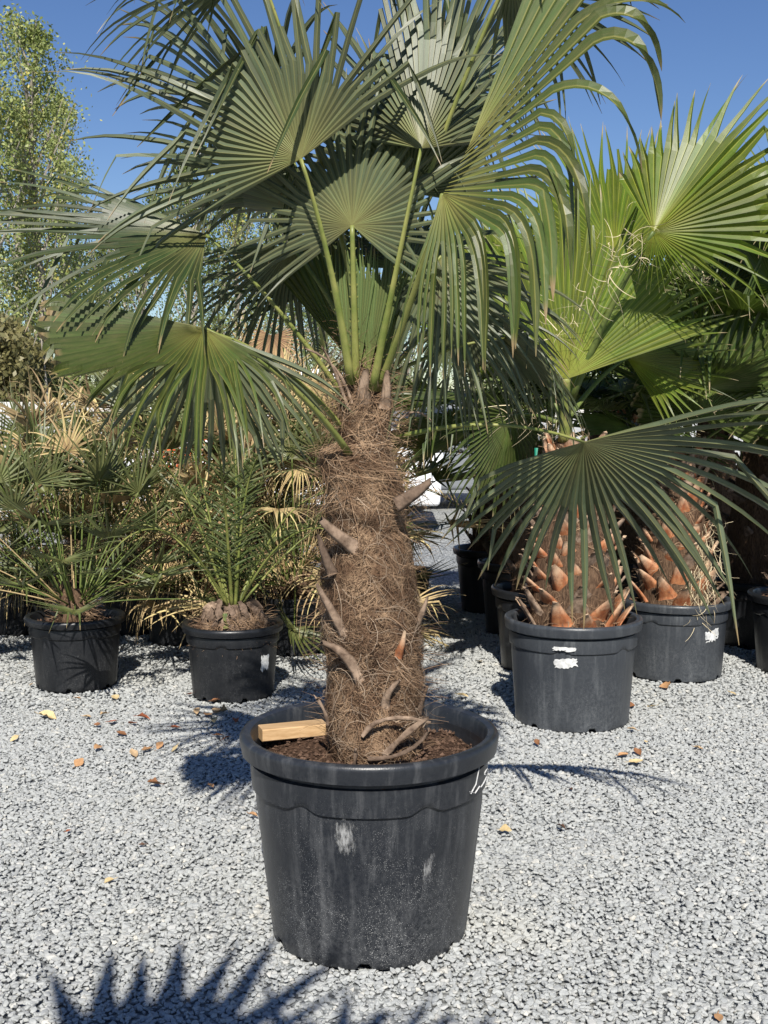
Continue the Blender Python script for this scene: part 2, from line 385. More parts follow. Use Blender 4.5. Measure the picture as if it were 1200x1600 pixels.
def frond(root, org, base, out, up, L, mat, npair=30, ll=.22, droop=.7, seed=0, lw=.008, name='leaf', messy=0):
    """pinnate leaf: rachis with two rows of narrow leaflets"""
    r_ = np.random.default_rng(seed)
    p = np.array(base, float); d = nz(np.asarray(out) * math.cos(up) + np.array([0, 0, math.sin(up)]))
    pts = [p.copy()]; n = 20
    for i in range(n):
        d = nz(d + np.array([0, 0, -1]) * droop * (i / n) * .14); p = p + d * L / n; pts.append(p.copy())
    pts = np.array(pts); T = np.gradient(pts, axis=0)
    mb = MB()
    for i in range(npair * 2):
        t = .16 + .84 * (i // 2) / npair + r_.uniform(-.005, .005); side = 1 if i % 2 else -1
        k = min(t, .999) * n; a = int(k); q = pts[a] * (1 - k + a) + pts[min(a + 1, n)] * (k - a); tt = nz(T[min(a, n)])
        s = nz(np.cross(tt, (0, 0, 1))); u = np.cross(s, tt)
        if messy and r_.random() < .15: continue
        tt = nz(tt + r_.normal(0, .18 * messy, 3))
        ln = ll * (math.sin(math.pi * min(1, .18 + .85 * t)) * .8 + .2) * r_.uniform(.85, 1.1)
        dd = nz(tt * (.55 + .5 * t) + s * side * .8 + u * r_.uniform(.15, .5))
        wv = nz(np.cross(dd, u)) * lw; rr = r_.random()
        V = []; pp = q.copy()
        for j in range(5):
            f = [.5, 1, .9, .6, .08][j]
            V += [pp + wv * f, pp - np.cross(wv, dd) * .4 * f, pp - wv * f]
            dd = nz(dd + np.array([0, 0, -1]) * .11); pp = pp + dd * ln / 4
        Fc = []
        for j in range(4):
            b = j * 3; Fc += [(b + 1, b + 4, b + 3, b), (b + 2, b + 5, b + 4, b + 1)]
        mb.add(V, Fc, [(int(rr * 300) + (.1, .5, .9)[j % 3], .3 + .6 * (j // 3) / 5) for j in range(15)])
    lf = mb.build(name, mat, root, org)
    m2 = MB(); m2.add(*tube(pts, np.linspace(.011, .002, n + 1), 5, .7)); m2.build('rachis', M['petiole'], lf, org, True)
    return lf

# ------------------------------------------------------------------ pots
def pot(root, rr, rb, h, mat, soil_z, lip=.05, seed=0, narc=6, notches=6, rot=0., soil=True, name='pot'):
    """round nursery tub: thick rolled lip, band with scalloped lower edge, faint panels, drainage notches at the foot"""
    S = 144
    th = np.linspace(0, 2 * math.pi, S, endpoint=False) + rot
    arc = (th - rot) * narc / (2 * math.pi) % 1.0
    sc = np.clip(np.minimum(arc, 1 - arc) / .16, 0, 1); sc = sc * sc * (3 - 2 * sc)          # 0 at joins, 1 along arc
    body = lambda z: rb + (rr - .022 - rb) * (z / h)
    zb = h * .745 + h * .035 * (1 - sc)
    rows = []
    nt = (th - rot) * notches / (2 * math.pi) % 1.0
    notch = (np.abs(nt - .5) < .055)
    cut = np.where(notch, .016, 0.0)
    panel = .0022 * np.where(sc > .9, 1, 0)
    rows.append((body(0) - .045 + 0 * th, .02 + 0 * th))
    rows.append((body(0) - .012 + 0 * th, .012 + cut))
    rows.append((body(0) - .004 + 0 * th, .001 + cut))
    rows.append((body(0) + 0 * th, .006 + cut))
    rows.append((body(.03) - panel, .03 + 0 * th))
    for k in (.2, .4, .55, .66): rows.append((body(k * h) - panel, k * h + 0 * th))
    rows.append((body(h * .7) - .001 - panel, zb - .008))
    rows.append((body(h * .74) + .0055 + 0 * th, zb))
    rows.append((body(h * .78) + .0065 + 0 * th, h * .80 + 0 * th))
    rows.append((body(h * .88) + .001 + 0 * th, h * .868 + 0 * th))
    rows.append((body(h * .88) - .009 + 0 * th, h * .876 + 0 * th))
    zl = h - lip
    rows.append((body(zl) - .010 + 0 * th, zl + .006 + 0 * th))
    rows.append((rr - .006 + 0 * th, zl + 0 * th))
    for a in np.linspace(-.1, math.pi * .62, 7):
        rows.append((rr - .013 + .013 * math.cos(a) + 0 * th, h - .016 + .016 * math.sin(a) + 0 * th))
    rows.append((rr - .030 + 0 * th, h - .004 + 0 * th))
    rows.append((rr - .036 + 0 * th, h - .014 + 0 * th))
    rows.append((body(soil_z) - .010 + 0 * th, soil_z - .03 + 0 * th))
    wob = 1 + .006 * np.sin(2 * th + seed) + .003 * np.sin(5 * th + seed * 2)
    V = np.concatenate([np.stack([r * np.cos(th) * wob, r * np.sin(th) * wob, z], 1) for r, z in rows])
    Fc = []
    for i in range(len(rows) - 1):
        for j in range(S):
            k = (j + 1) % S; Fc.append((i * S + j, i * S + k, (i + 1) * S + k, (i + 1) * S + j))
    Fc.append(tuple(range(S - 1, -1, -1)))
    o = mesh(name, V, Fc, mat, root, None, True)
    me = o.data
    try: me.set_sharp_from_angle(angle=math.radians(38))
    except Exception: pass
    if soil: soil_disc(root, body(soil_z) - .008, soil_z, seed)
    return o
def hrim(px, by, ry): return float(P(px, ry, G(px, by)[1])[2]) + .016
def soil_disc(root, R, z, seed=0, amp=.018, crumbs=160):
    r_ = np.random.default_rng(seed + 50); V = [(0, 0, z)]; Fc = []; S, K = 48, 12
    for i in range(1, K + 1):
        for j in range(S):
            a = 2 * math.pi * j / S; r = R * i / K; x, y = r * math.cos(a), r * math.sin(a)
            hgt = (mnoise.noise(Vector((x * 9 + seed, y * 9, 0))) * amp + mnoise.noise(Vector((x * 40, y * 40, seed))) * .008)
            V.append((x, y, z + hgt - .012 * (i == K)))
    for j in range(S): Fc.append((0, 1 + j, 1 + (j + 1) % S))
    for i in range(K - 1):
        for j in range(S):
            k = (j + 1) % S; Fc.append((1 + i * S + j, 1 + (i + 1) * S + j, 1 + (i + 1) * S + k, 1 + i * S + k))
    o = mesh('soil', V, Fc, M['soil'], root, None, False)
    mb = MB()
    for i in range(crumbs):
        a = r_.uniform(0, 2 * math.pi); rad = R * math.sqrt(r_.random()) * .97; x, y = rad * math.cos(a), rad * math.sin(a)
        s = r_.uniform(.002, .008) * (1 if crumbs > 500 else 1.5)
        zz = z + mnoise.noise(Vector((x * 9 + seed, y * 9, 0))) * amp
        Vc = np.array([(1, 0, 0), (-1, 0, 0), (0, 1, 0), (0, -1, 0), (0, 0, 1), (0, 0, -1)]) * r_.uniform(.5, 1.3, (6, 1)) * s + (x, y, zz + s * .6)
        mb.add(Vc, [(0, 2, 4), (2, 1, 4), (1, 3, 4), (3, 0, 4), (2, 0, 5), (1, 2, 5), (3, 1, 5), (0, 3, 5)])
    c = mb.build('soil_crumbs', M['crumb'], o); tag(c, kind='stuff')
    return o

def on_pot(rr, rb, h, th, z, off=.003):
    r = rb + (rr - .022 - rb) * (z / h) + off + (.0075 if z > h * .745 else 0)
    return np.array([r * math.cos(th), r * math.sin(th), z])
def patch(root, dims, th0, z0, wd, ht, mat, name, seed=0, tilt=0., off=.003, torn=1.0, thin=0):
    """torn sticker or scuff that follows the curve of the pot"""
    r_ = np.random.default_rng(seed); nx, ny = 12, 8; V = []; Fc = []
    rr, rb, h = dims; rad = on_pot(rr, rb, h, th0, z0)[0:2]; rad = np.hypot(*rad)
    top = r_.uniform(.72, 1.0, nx + 1) if torn else np.ones(nx + 1); bot = -r_.uniform(.45, 1.0, nx + 1) if torn else -np.ones(nx + 1)
    if thin: e = np.sin(np.linspace(.05, math.pi - .05, nx + 1)); top, bot = top * e, bot * e
    for i in range(nx + 1):
        for j in range(ny + 1):
            u = (i / nx - .5) * wd; v = (bot[i] + (top[i] - bot[i]) * j / ny) * ht / 2
            if torn and i in (0, nx): u *= r_.uniform(.85, 1.05)
            uu = u * math.cos(tilt) - v * math.sin(tilt); v2 = u * math.sin(tilt) + v * math.cos(tilt)
            V.append(on_pot(rr, rb, h, th0 + uu / rad, z0 + v2, off))
    for i in range(nx):
        for j in range(ny):
            if torn and not thin and r_.random() < .10 and (j in (0, 1, ny - 1)): continue
            a = i * (ny + 1) + j; Fc.append((a, a + ny + 1, a + ny + 2, a + 1))
    return mesh(name, V, Fc, mat, root, uv=[(i / nx, j / ny) for i in range(nx + 1) for j in range(ny + 1)])

# ------------------------------------------------------------------ SETTING: ground and gravel
gv = [(-90, -30, -.012), (90, -30, -.012), (90, 160, -.012), (-90, 160, -.012)]
tag(mesh('ground', gv, [(0, 1, 2, 3)], M['ground']), kind='structure')

pots_at = []          # (x, y, r) filled first so stones keep out of the tubs
MAIN = G(577, 1447); MAINX, MAINY = MAIN[0], MAIN[1]
pots_at.append((MAINX, MAINY, .255))

# ------------------------------------------------------------------ fibrous trunk
def fibre_mesh(cen, rad, z0, z1, n, seed, name, mat, parent, org, lo=.04, hi=.15, wid=.0008, offm=.010, fly=.03):
    """loose hair-like strands wound over the trunk; cen(z), rad(z, a) give its surface"""
    r_ = np.random.default_rng(seed); V = []; Fc = []; c = 0
    for i in range(n):
        z = r_.uniform(z0, z1); a = r_.uniform(0, 2 * math.pi); ln = r_.uniform(lo, hi)
        # swirl field gives matted clumps with a common lie
        fld = mnoise.noise(Vector((math.cos(a) * 2.2, math.sin(a) * 2.2, z * 7 + seed))) * 4.4 + r_.normal(0, .45)
        m = 7; off = r_.uniform(.001, offm); fl = r_.random() < fly; ww = wid * r_.uniform(.6, 1.7)
        cur = r_.normal(0, .34); pts = []
        for k in range(m):
            R = rad(z, a) + off + (.0022 * k * k if fl else .006 * math.sin(k / (m - 1) * math.pi) * (off / offm))
            cx, cy = cen(z); pts.append((cx + math.cos(a) * R, cy + math.sin(a) * R, z))
            st = ln / m; z += math.sin(fld) * st; a += math.cos(fld) * st / max(R, .05); fld += cur
        pts = np.array(pts); T = np.gradient(pts, axis=0); nn = pts - np.array([[*cen(q[2]), q[2]] for q in pts])
        s = np.cross(T, nn + r_.normal(0, .03, 3)); s /= np.linalg.norm(s, axis=1)[:, None] + 1e-9
        wv = np.linspace(1, .3, m)[:, None] * ww
        V.append(pts + s * wv); V.append(pts - s * wv)
        for k in range(m - 1): Fc.append((c + k, c + k + 1, c + m + k + 1, c + m + k))
        c += 2 * m
    o = mesh(name, np.concatenate(V), Fc, mat, parent, None, False, None, org); tag(o, kind='stuff'); return o

def boot(parent, org, pts, w0, w1, th, mat, name='leaf_boot', ragged=True, seed=0):
    """old leaf base: a curved, tapering, trough-shaped stub with a broken end"""
    r_ = np.random.default_rng(seed); pts = np.asarray(pts, float); pts = bez(pts[0], pts[1], pts[2], n=7)
    T = np.gradient(pts, axis=0); V = []; K = 8
    for i, p in enumerate(pts):
        t = nz(T[i]); s = nz(np.cross(t, (0, -1, .25))); u = np.cross(s, t); f = i / 6; wd = w0 + (w1 - w0) * f
        for j in range(K):
            a = 2 * math.pi * j / K; jit = r_.uniform(.85, 1.15)
            e = t * (r_.uniform(-.012, .010) if (i == 6 and ragged) else 0)
            wv_ = wd * (1 + .25 * math.sin(i * 2.1 + seed)); V.append(p + s * math.cos(a + .5 * math.sin(seed + i * .6)) * wv_ * jit + u * (math.sin(a) * th * jit + .3 * wd * math.cos(a) ** 2) + e)
    Fc = [(i * K + j, i * K + (j + 1) % K, (i + 1) * K + (j + 1) % K, (i + 1) * K + j) for i in range(6) for j in range(K)]
    Fc += [tuple(range(K)), tuple(6 * K + j for j in range(K - 1, -1, -1))]
    return mesh(name, V, Fc, mat, parent, None, True, None, org)

def boot_plate(parent, a, b, c, w0, w1, th, mat, out, seed, org=(0, 0, 0)):
    r_ = np.random.default_rng(seed); pts = bez(a, b, c, n=6); T = np.gradient(pts, axis=0); V = []
    for i, p in enumerate(pts):
        t = nz(T[i]); s = nz(np.cross(t, out)); f = i / 5; wd = w0 * (1 - f) ** .8 + w1
        for sx in (-1, -.5, .5, 1):
            V.append(p + s * sx * wd * r_.uniform(.92, 1.08) + out * th * (1.4 - abs(sx) ** 2 * 2.0) + (t * r_.uniform(-.008, .008) if i == 5 else 0))
        for sx in (.9, -.9): V.append(p + s * sx * wd * .9 - out * th)
    K = 6; Fc = [(i * K + j, i * K + (j + 1) % K, (i + 1) * K + (j + 1) % K, (i + 1) * K + j) for i in range(5) for j in range(K)] + [tuple(range(K)), tuple(5 * K + j for j in range(K - 1, -1, -1))]
    return mesh('leaf_boot', V, Fc, mat, parent, None, True, [(.5, i / 5) for i in range(6) for j in range(K)], org)

# ------------------------------------------------------------------ MAIN windmill palm
org0 = np.array([MAINX, MAINY, 0.0])
main = thing('potted_palm', org0, 'tall windmill palm with thick hairy trunk in the big dark foreground tub', 'potted palm')
dims0 = (.354, .268, hrim(577, 1447, 1146))
pot(main, *dims0, M['pot_new'], dims0[2] - .075, lip=.052, seed=1, narc=6, notches=6, rot=math.radians(-62), soil=False)
so = soil_disc(main, .318, dims0[2] - .07, 7, .03, 1400); so['label'] = 'crumbly dark brown potting soil'
# trunk outline read as (z, x_left, x_right) at the trunk's distance
TD = MAINY
prof = [(1185, 520, 655), (1150, 508, 664), (1100, 509, 656), (1060, 512, 656), (1000, 502, 658), (950, 497, 657), (900, 502, 652), (860, 507, 644),
        (825, 514, 634), (800, 512, 630), (760, 512, 628), (728, 500, 618), (706, 500, 610), (690, 532, 606), (665, 532, 606), (640, 532, 608), (600, 538, 602), (565, 546, 592), (540, 552, 586)]
TZ = []; TC = []; TR = []
for y_, a_, b_ in prof:
    A_, B_ = P(a_, y_, TD), P(b_, y_, TD); TZ.append(A_[2]); TC.append((A_[0] + B_[0]) / 2); TR.append((B_[0] - A_[0]) / 2 - .006)
TZ, TC, TR = map(np.array, (TZ, TC, TR))
ZC1, ZC2 = P(580, 818, TD)[2], P(580, 695, TD)[2]
t_cen = lambda z: (float(np.interp(z, TZ, TC)), TD)
def t_rad(z, a):
    return float(np.interp(z, TZ, TR)) * (.97 + .13 * mnoise.noise(Vector((math.cos(a) * 1.6, math.sin(a) * 1.6, z * 6))) + .04 * mnoise.noise(Vector((math.cos(a) * 5, math.sin(a) * 5, z * 22)))) - .012 * math.exp(-((z - ZC1 - .02 * math.sin(a * 2)) / .014) ** 2) * (.5 - .5 * math.sin(a + .6))
V = []; S = 48; ZZ = np.linspace(TZ[0] - .03, TZ[-1], 70)
for z in ZZ:
    for j in range(S):
        a = 2 * math.pi * j / S; r = t_rad(z, a) - .004 + .004 * mnoise.noise(Vector((a * 6, z * 50, 3)))
        V.append((t_cen(z)[0] + math.cos(a) * r, TD + math.sin(a) * r, z))
Fc = [(i * S + j, i * S + (j + 1) % S, (i + 1) * S + (j + 1) % S, (i + 1) * S + j) for i in range(69) for j in range(S)] + [tuple(69 * S + j for j in range(S))]
trunk = mesh('trunk', V, Fc, M['bark_fibre'], main, None, True, None, org0)
fibre_mesh(t_cen, t_rad, TZ[0], TZ[-1] - .02, 21000, 3, 'fibre', M['fibre'], trunk, org0, wid=.00062, lo=.03, hi=.11)
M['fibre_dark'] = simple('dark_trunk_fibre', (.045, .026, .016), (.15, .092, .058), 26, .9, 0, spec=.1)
fibre_mesh(t_cen, t_rad, TZ[0], TZ[-1] - .02, 8000, 9, 'dark_fibre', M['fibre_dark'], trunk, org0, offm=.011, wid=.0007)
FIB_PALE = simple('pale_trunk_fibre', (.18, .13, .09), (.42, .32, .23), 9, .85, 0, spec=.15)
fibre_mesh(t_cen, t_rad, TZ[0], TZ[-1] - .03, 1100, 12, 'pale_fibre', FIB_PALE, trunk, org0, offm=.020, wid=.0007, lo=.06, hi=.2)
fibre_mesh(t_cen, t_rad, P(0, 800, TD)[2], TZ[-1], 1500, 5, 'loose_fibre', M['fibre'], trunk, org0, lo=.08, hi=.2, offm=.02, fly=.6)
fb = TD - .135
for k, (a_, m_, b_, w0_, w1_, mt, lab) in enumerate([
    ((562, 862), (535, 842), (502, 814), .012, .014, 'boot', 'pale sawn leaf stub sticking out high on the left'),
    ((520, 900), (506, 868), (498, 838), .010, .008, 'boot_dark', 'short brown leaf stub below the pale one'),
    ((546, 1004), (515, 950), (496, 915), .012, .007, 'boot', 'long curved leaf stub halfway up on the left'),
    ((566, 1070), (545, 1015), (504, 1004), .013, .009, 'boot', 'long peeling leaf stub with rusty foot low on the left'),
    ((512, 1132), (508, 1105), (493, 1090), .006, .005, 'boot', 'thin pale stub at the foot on the left'),
    ((566, 1150), (590, 1108), (668, 1128), .009, .006, 'boot', 'bent grey stub lying across the foot'),
    ((600, 1180), (628, 1150), (666, 1122), .011, .010, 'boot', 'thick split stub at the foot on the right'),
    ((575, 1185), (640, 1190), (672, 1140), .008, .007, 'boot_dark', None),
    ((602, 1112), (600, 1080), (626, 1062), .010, .006, 'boot', None),
    ((620, 1030), (628, 1012), (632, 990), .010, .006, 'boot_orange', 'small rusty orange stub on the right'),
    ((618, 790), (645, 775), (672, 752), .013, .012, 'boot_dark', 'broad grey stub reaching out on the right'),
    ((652, 975), (662, 955), (668, 932), .008, .004, 'boot', None),
    ((654, 1120), (658, 1095), (667, 1075), .007, .005, 'boot_dark', None),
    ((568, 640), (566, 610), (572, 580), .016, .012, 'boot', 'pinkish sheath at the base of the stalks'),
    ((600, 640), (606, 610), (604, 575), .012, .008, 'boot', None),
    ((545, 640), (525, 580), (505, 545), .007, .003, 'boot', None),
    ((550, 630), (530, 560), (478, 545), .006, .003, 'boot', None),
    ((625, 655), (650, 630), (676, 660), .004, .002, 'boot', None),
    ((552, 1200), (556, 1185), (556, 1172), .006, .006, 'boot', None)]):
    dz = fb if a_[0] < 640 else TD - .06
    if a_[1] < 700: dz = TD - .08
    if a_[1] > 1120: dz = TD - .155
    A_ = P(*a_, dz + .012); Mm = P(*m_, dz - .012); B_ = P(*b_, dz - (.02 if b_[0] < 600 else .01))
    if k in (0, 1, 2, 3, 8, 9, 10, 11, 12, 13, 14): bt = boot_plate(trunk, A_ + (0, .012, 0), Mm, B_, w0_ * 1.0, w1_ * .7, .0045, M[mt], np.array([0, -1.0, .25]), k, org0)
    else: bt = boot(trunk, org0, (A_, Mm, B_), w0_ * .75, w1_ * .8, .0045, M[mt], seed=k)
    if lab: bt['label'] = lab

def lf(hub, tip, nrm, base, ctrl=None, mat='fan', pmat=None, **kw):
    """leaf of the main palm: hub / tip given as (pixel, pixel, distance)"""
    H = P(*hub); T = P(*tip); B = P(*base)
    C = P(*ctrl) if ctrl else None
    kw.setdefault('R', float(np.linalg.norm(T - H)))
    return palm_leaf(main, org0, H, T - H, nrm, B, C, M[mat], M[pmat] if pmat else None, **kw)
# --- front leaves, each placed on its own
lf((470, 248, 2.95), (325, -30, 2.98), (.1, .95, -.05), (548, 600, 3.12), (520, 400, 3.0), R=.68, p0=-86, p1=78, n=34, fuse=.33, jit=1.2, fold=.2, droop=.30, dr_side=.40, kink=.4, slim=.22, vf=1.0, taper=.45, twist=.8, start=.4, cup=-.12, seed=101)
lf((658, 232, 2.98), (668, -140, 3.05), (0, 1, -.05), (582, 610, 3.12), (615, 440, 3.0), R=.66, p0=-70, p1=70, n=32, fuse=.42, jit=1.1, droop=.15, fold=.85, kink=.3, slim=.15, taper=.5, vf=1.0, twist=.7, seed=102)
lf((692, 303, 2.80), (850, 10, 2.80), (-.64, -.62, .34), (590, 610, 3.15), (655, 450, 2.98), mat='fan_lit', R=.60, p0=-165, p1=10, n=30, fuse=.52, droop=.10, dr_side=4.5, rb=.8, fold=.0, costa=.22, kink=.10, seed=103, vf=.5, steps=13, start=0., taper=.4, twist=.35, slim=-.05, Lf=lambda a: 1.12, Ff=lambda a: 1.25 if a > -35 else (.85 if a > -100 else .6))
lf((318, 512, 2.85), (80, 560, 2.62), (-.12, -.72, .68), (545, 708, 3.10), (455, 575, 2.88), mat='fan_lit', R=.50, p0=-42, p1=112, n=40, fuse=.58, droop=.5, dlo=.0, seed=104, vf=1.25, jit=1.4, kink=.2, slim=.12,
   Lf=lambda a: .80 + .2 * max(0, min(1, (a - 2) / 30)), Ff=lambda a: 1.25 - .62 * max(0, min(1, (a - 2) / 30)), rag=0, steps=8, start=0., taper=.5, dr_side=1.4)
lf((330, 520, 3.02), (318, 760, 3.22), (.1, .55, .65), (552, 690, 3.2), (440, 545, 3.05), R=.46, p0=-75, p1=75, n=28, fuse=.42, droop=.5, seed=105, kink=.2, slim=.1, taper=.5)
lf((322, 367, 3.15), (10, 352, 2.95), (-.05, -.62, .75), (552, 640, 3.25), (420, 450, 3.15), mat='fan', R=.66, p0=-46, p1=72, n=32, fuse=.40, jit=1.2, droop=.22, dr_side=.55, seed=106, kink=.3, slim=.12, taper=.5)
lf((912, 691, 3.12), (1030, 905, 3.55), (.05, .75, .66), (628, 682, 3.15), (775, 640, 3.0), R=.66, p0=-88, p1=92, n=34, fuse=.38, jit=1.1, droop=.38, seed=107, kink=.12, slim=.12, taper=.45, cup=-.15, Lf=lambda a: 1.0 + .3 * max(0, min(1, -a / 70)) - .12 * max(0, min(1, a / 70)))
lf((550, 352, 3.05), (556, 80, 3.14), (0, 1, .0), (556, 600, 3.15), (553, 470, 3.08), R=.46, p0=-130, p1=130, n=42, fuse=.36, jit=1.2, droop=.2, seed=108, kink=.4, slim=.2, taper=.5)
lf((636, 300, 3.2), (655, 60, 3.25), (.1, 1, .2), (575, 600, 3.2), (610, 440, 3.2), R=.46, p0=-95, p1=95, n=40, fuse=.5, droop=.35, seed=109, kink=.25, pmat='petiole')
# --- leaves behind and around
back = [
    ((480, 330, 3.45), (270, 300, 3.6), (-.1, .3, .9), dict(R=.58, p0=-100, p1=100, droop=.8, kink=.35, fold=.3)),
    ((430, 190, 3.5), (250, 90, 3.6), (.2, .6, .7), dict(R=.60, p0=-100, p1=100, droop=.8, kink=.4)),
    ((700, 150, 3.5), (820, -40, 3.6), (-.2, .5, .7), dict(R=.58, p0=-110, p1=100, droop=.7, kink=.3)),
    ((455, 385, 3.35), (365, 520, 3.4), (-.3, .7, .6), dict(R=.42, p0=-60, p1=60, droop=.8, kink=.2, n=26)),
    ((720, 480, 3.35), (760, 640, 3.4), (.3, .7, .6), dict(R=.42, p0=-70, p1=70, droop=.8, kink=.2, n=34)),
    ((790, 528, 3.3), (880, 610, 3.25), (.2, .3, .9), dict(R=.38, p0=-100, p1=100, droop=1.3, kink=.3, n=36)),
    ((640, 420, 3.5), (720, 300, 3.7), (0, -.7, .6), dict(R=.48, p0=-110, p1=110, droop=.6, kink=.3)),
    ((690, 400, 3.1), (700, 620, 3.05), (.2, .5, .7), dict(R=.50, p0=-70, p1=60, droop=.5, kink=.1, n=30)),
    ((500, 430, 3.5), (420, 350, 3.7), (-.2, -.6, .7), dict(R=.45, p0=-105, p1=105, droop=.7, kink=.3)),
    # partly above the frame: only their tips come into the picture
    ((400, -60, 3.05), (230, -30, 2.9), (-.1, .35, .9), dict(R=.50, p0=-60, p1=50, droop=1.0, kink=.2, n=24)),
    ((800, -45, 2.95), (935, 40, 2.9), (.2, .5, .8), dict(R=.42, p0=-80, p1=90, droop=.5, kink=.2, n=30)),
]
for k, (h_, t_, n_, kw) in enumerate(back):
    kw.setdefault('n', 34); kw['droop'] = kw['droop'] * .75 
    lf(h_, t_, n_, (565 + 6 * (k % 5), 600 + 5 * (k % 3), 3.18 + .03 * (k % 3)), seed=130 + k, fuse=.36, jit=1.2, dr_side=.5, slim=.18, taper=.5, **kw)
# spear leaves still closed, in the heart of the crown
for k, (bx, by, tx, ty, Rr, sp) in enumerate([(560, 590, 566, 390, .36, 7), (575, 590, 590, 400, .34, 8), (588, 590, 612, 430, .30, 7), (548, 585, 535, 400, .34, 6), (597, 590, 628, 380, .40, 7), (570, 590, 575, 420, .30, 9)]):
    B_ = P(bx, by, 3.14); T_ = P(tx, ty, 3.10 + .02 * k)
    s_ = fan(main, org0, M['fan_young'], B_, T_ - B_, (0, 1, .1), Rr, -sp, sp, 9, fuse=.7, droop=.02, kink=0, vf=.8, seed=150 + k, name='spear_leaf', twist=.1, costa=0)
    if k == 0: s_['label'] = 'narrow pale green blade still folded'
# broad dull-green young blade behind the stalks, left of the heart
B_ = P(545, 560, 3.35); fan(main, org0, M['fan_lit'], B_, P(490, 380, 3.4) - B_, (0, -1, .2), .36, -22, 22, 14, fuse=.8, droop=.1, seed=171, kink=0)
# scuffs, scrap of label and chalked number on the tub
def az(px, D, r): return math.atan2(-math.sqrt(max(r * r - (D) ** 2, 1e-6)), D)
lab = patch(main, dims0, math.radians(-59), .27, .045, .13, M['scuff'], 'pale_scrape', 3, tilt=-.25, torn=0, off=.001); lab['label'] = 'long pale scrape on the right of the tub'
patch(main, dims0, math.radians(-101), .37, .09, .15, M['scuff'], 'pale_scrape', 5, torn=0, off=.0008)
lab = patch(main, dims0, math.radians(-166), .515, .05, .05, M['label'], 'torn_label', 8); lab['label'] = 'torn scrap of white label under the lip'
def stroke(pl, name, parent, wd=.0020):
    mb = MB()
    for line in pl:
        q = np.array([on_pot(*dims0, a, z, .0045) for a, z in line]); mb.add(*tube(q, wd, 5, .35))
    return mb.build(name, M['chalk'], parent)
A0 = -31.0
one = [(math.radians(A0 - 5), .445), (math.radians(A0 - 1), .465), (math.radians(A0 + 1), .52)]
foot = [(math.radians(A0 - 6), .452), (math.radians(A0 - 1), .44), (math.radians(A0 + 3.5), .452)]
three = [(math.radians(A0 + 8 + 5 * math.sin(t)), .508 - .062 * k / 11) for k, t in enumerate(np.concatenate([np.linspace(-.6, 3.0, 6), np.linspace(.2, 3.7, 6)]))]
stroke([one, foot, three], 'number_13', main)['label'] = 'white hand-written 13'

# timber offcut lying on the soil inside the tub
zb_ = dims0[2] - .028; A_, B_ = G(404, 1146, zb_), G(509, 1136, zb_)
print('block', A_ - org0, B_ - org0, dims0)
cw = (A_ + B_) / 2; dx = nz(B_ - A_); dy = nz(np.cross((0, 0, 1), dx)); dzv = np.cross(dx, dy); R_ = np.stack([dx, dy, dzv], 1)
mb = MB(); L_ = np.linalg.norm(B_ - A_) / 2; hx = np.array([L_ * .96, .030, .017]); ch = .0025
Vw = []
for sx in (-1, 1):
    for (yy, zz) in ((-1, -1), (-1, 1), (1, 1), (1, -1)):
        Vw.append((sx * hx[0], yy * (hx[1] - ch), zz * hx[2])); Vw.append((sx * hx[0], yy * hx[1], zz * (hx[2] - ch)))
Vw = np.array(Vw) @ R_.T
order = [0, 1, 3, 2, 4, 5, 7, 6]
Fw = [tuple(order), tuple(8 + i for i in reversed(order))] + [(order[i], 8 + order[i], 8 + order[(i + 1) % 8], order[(i + 1) % 8]) for i in range(8)]
wb = mesh('wood_block', Vw, Fw, M['wood_block'], None, cw)
tag(wb, 'sawn pine offcut lying on the soil left of the hairy trunk', 'wood block')

# ------------------------------------------------------------------ other palms
def px_palm(name, px, base_y, label, cat, group=None):
    g = G(px, base_y); t = thing(name, g, label, cat, group); return t, g

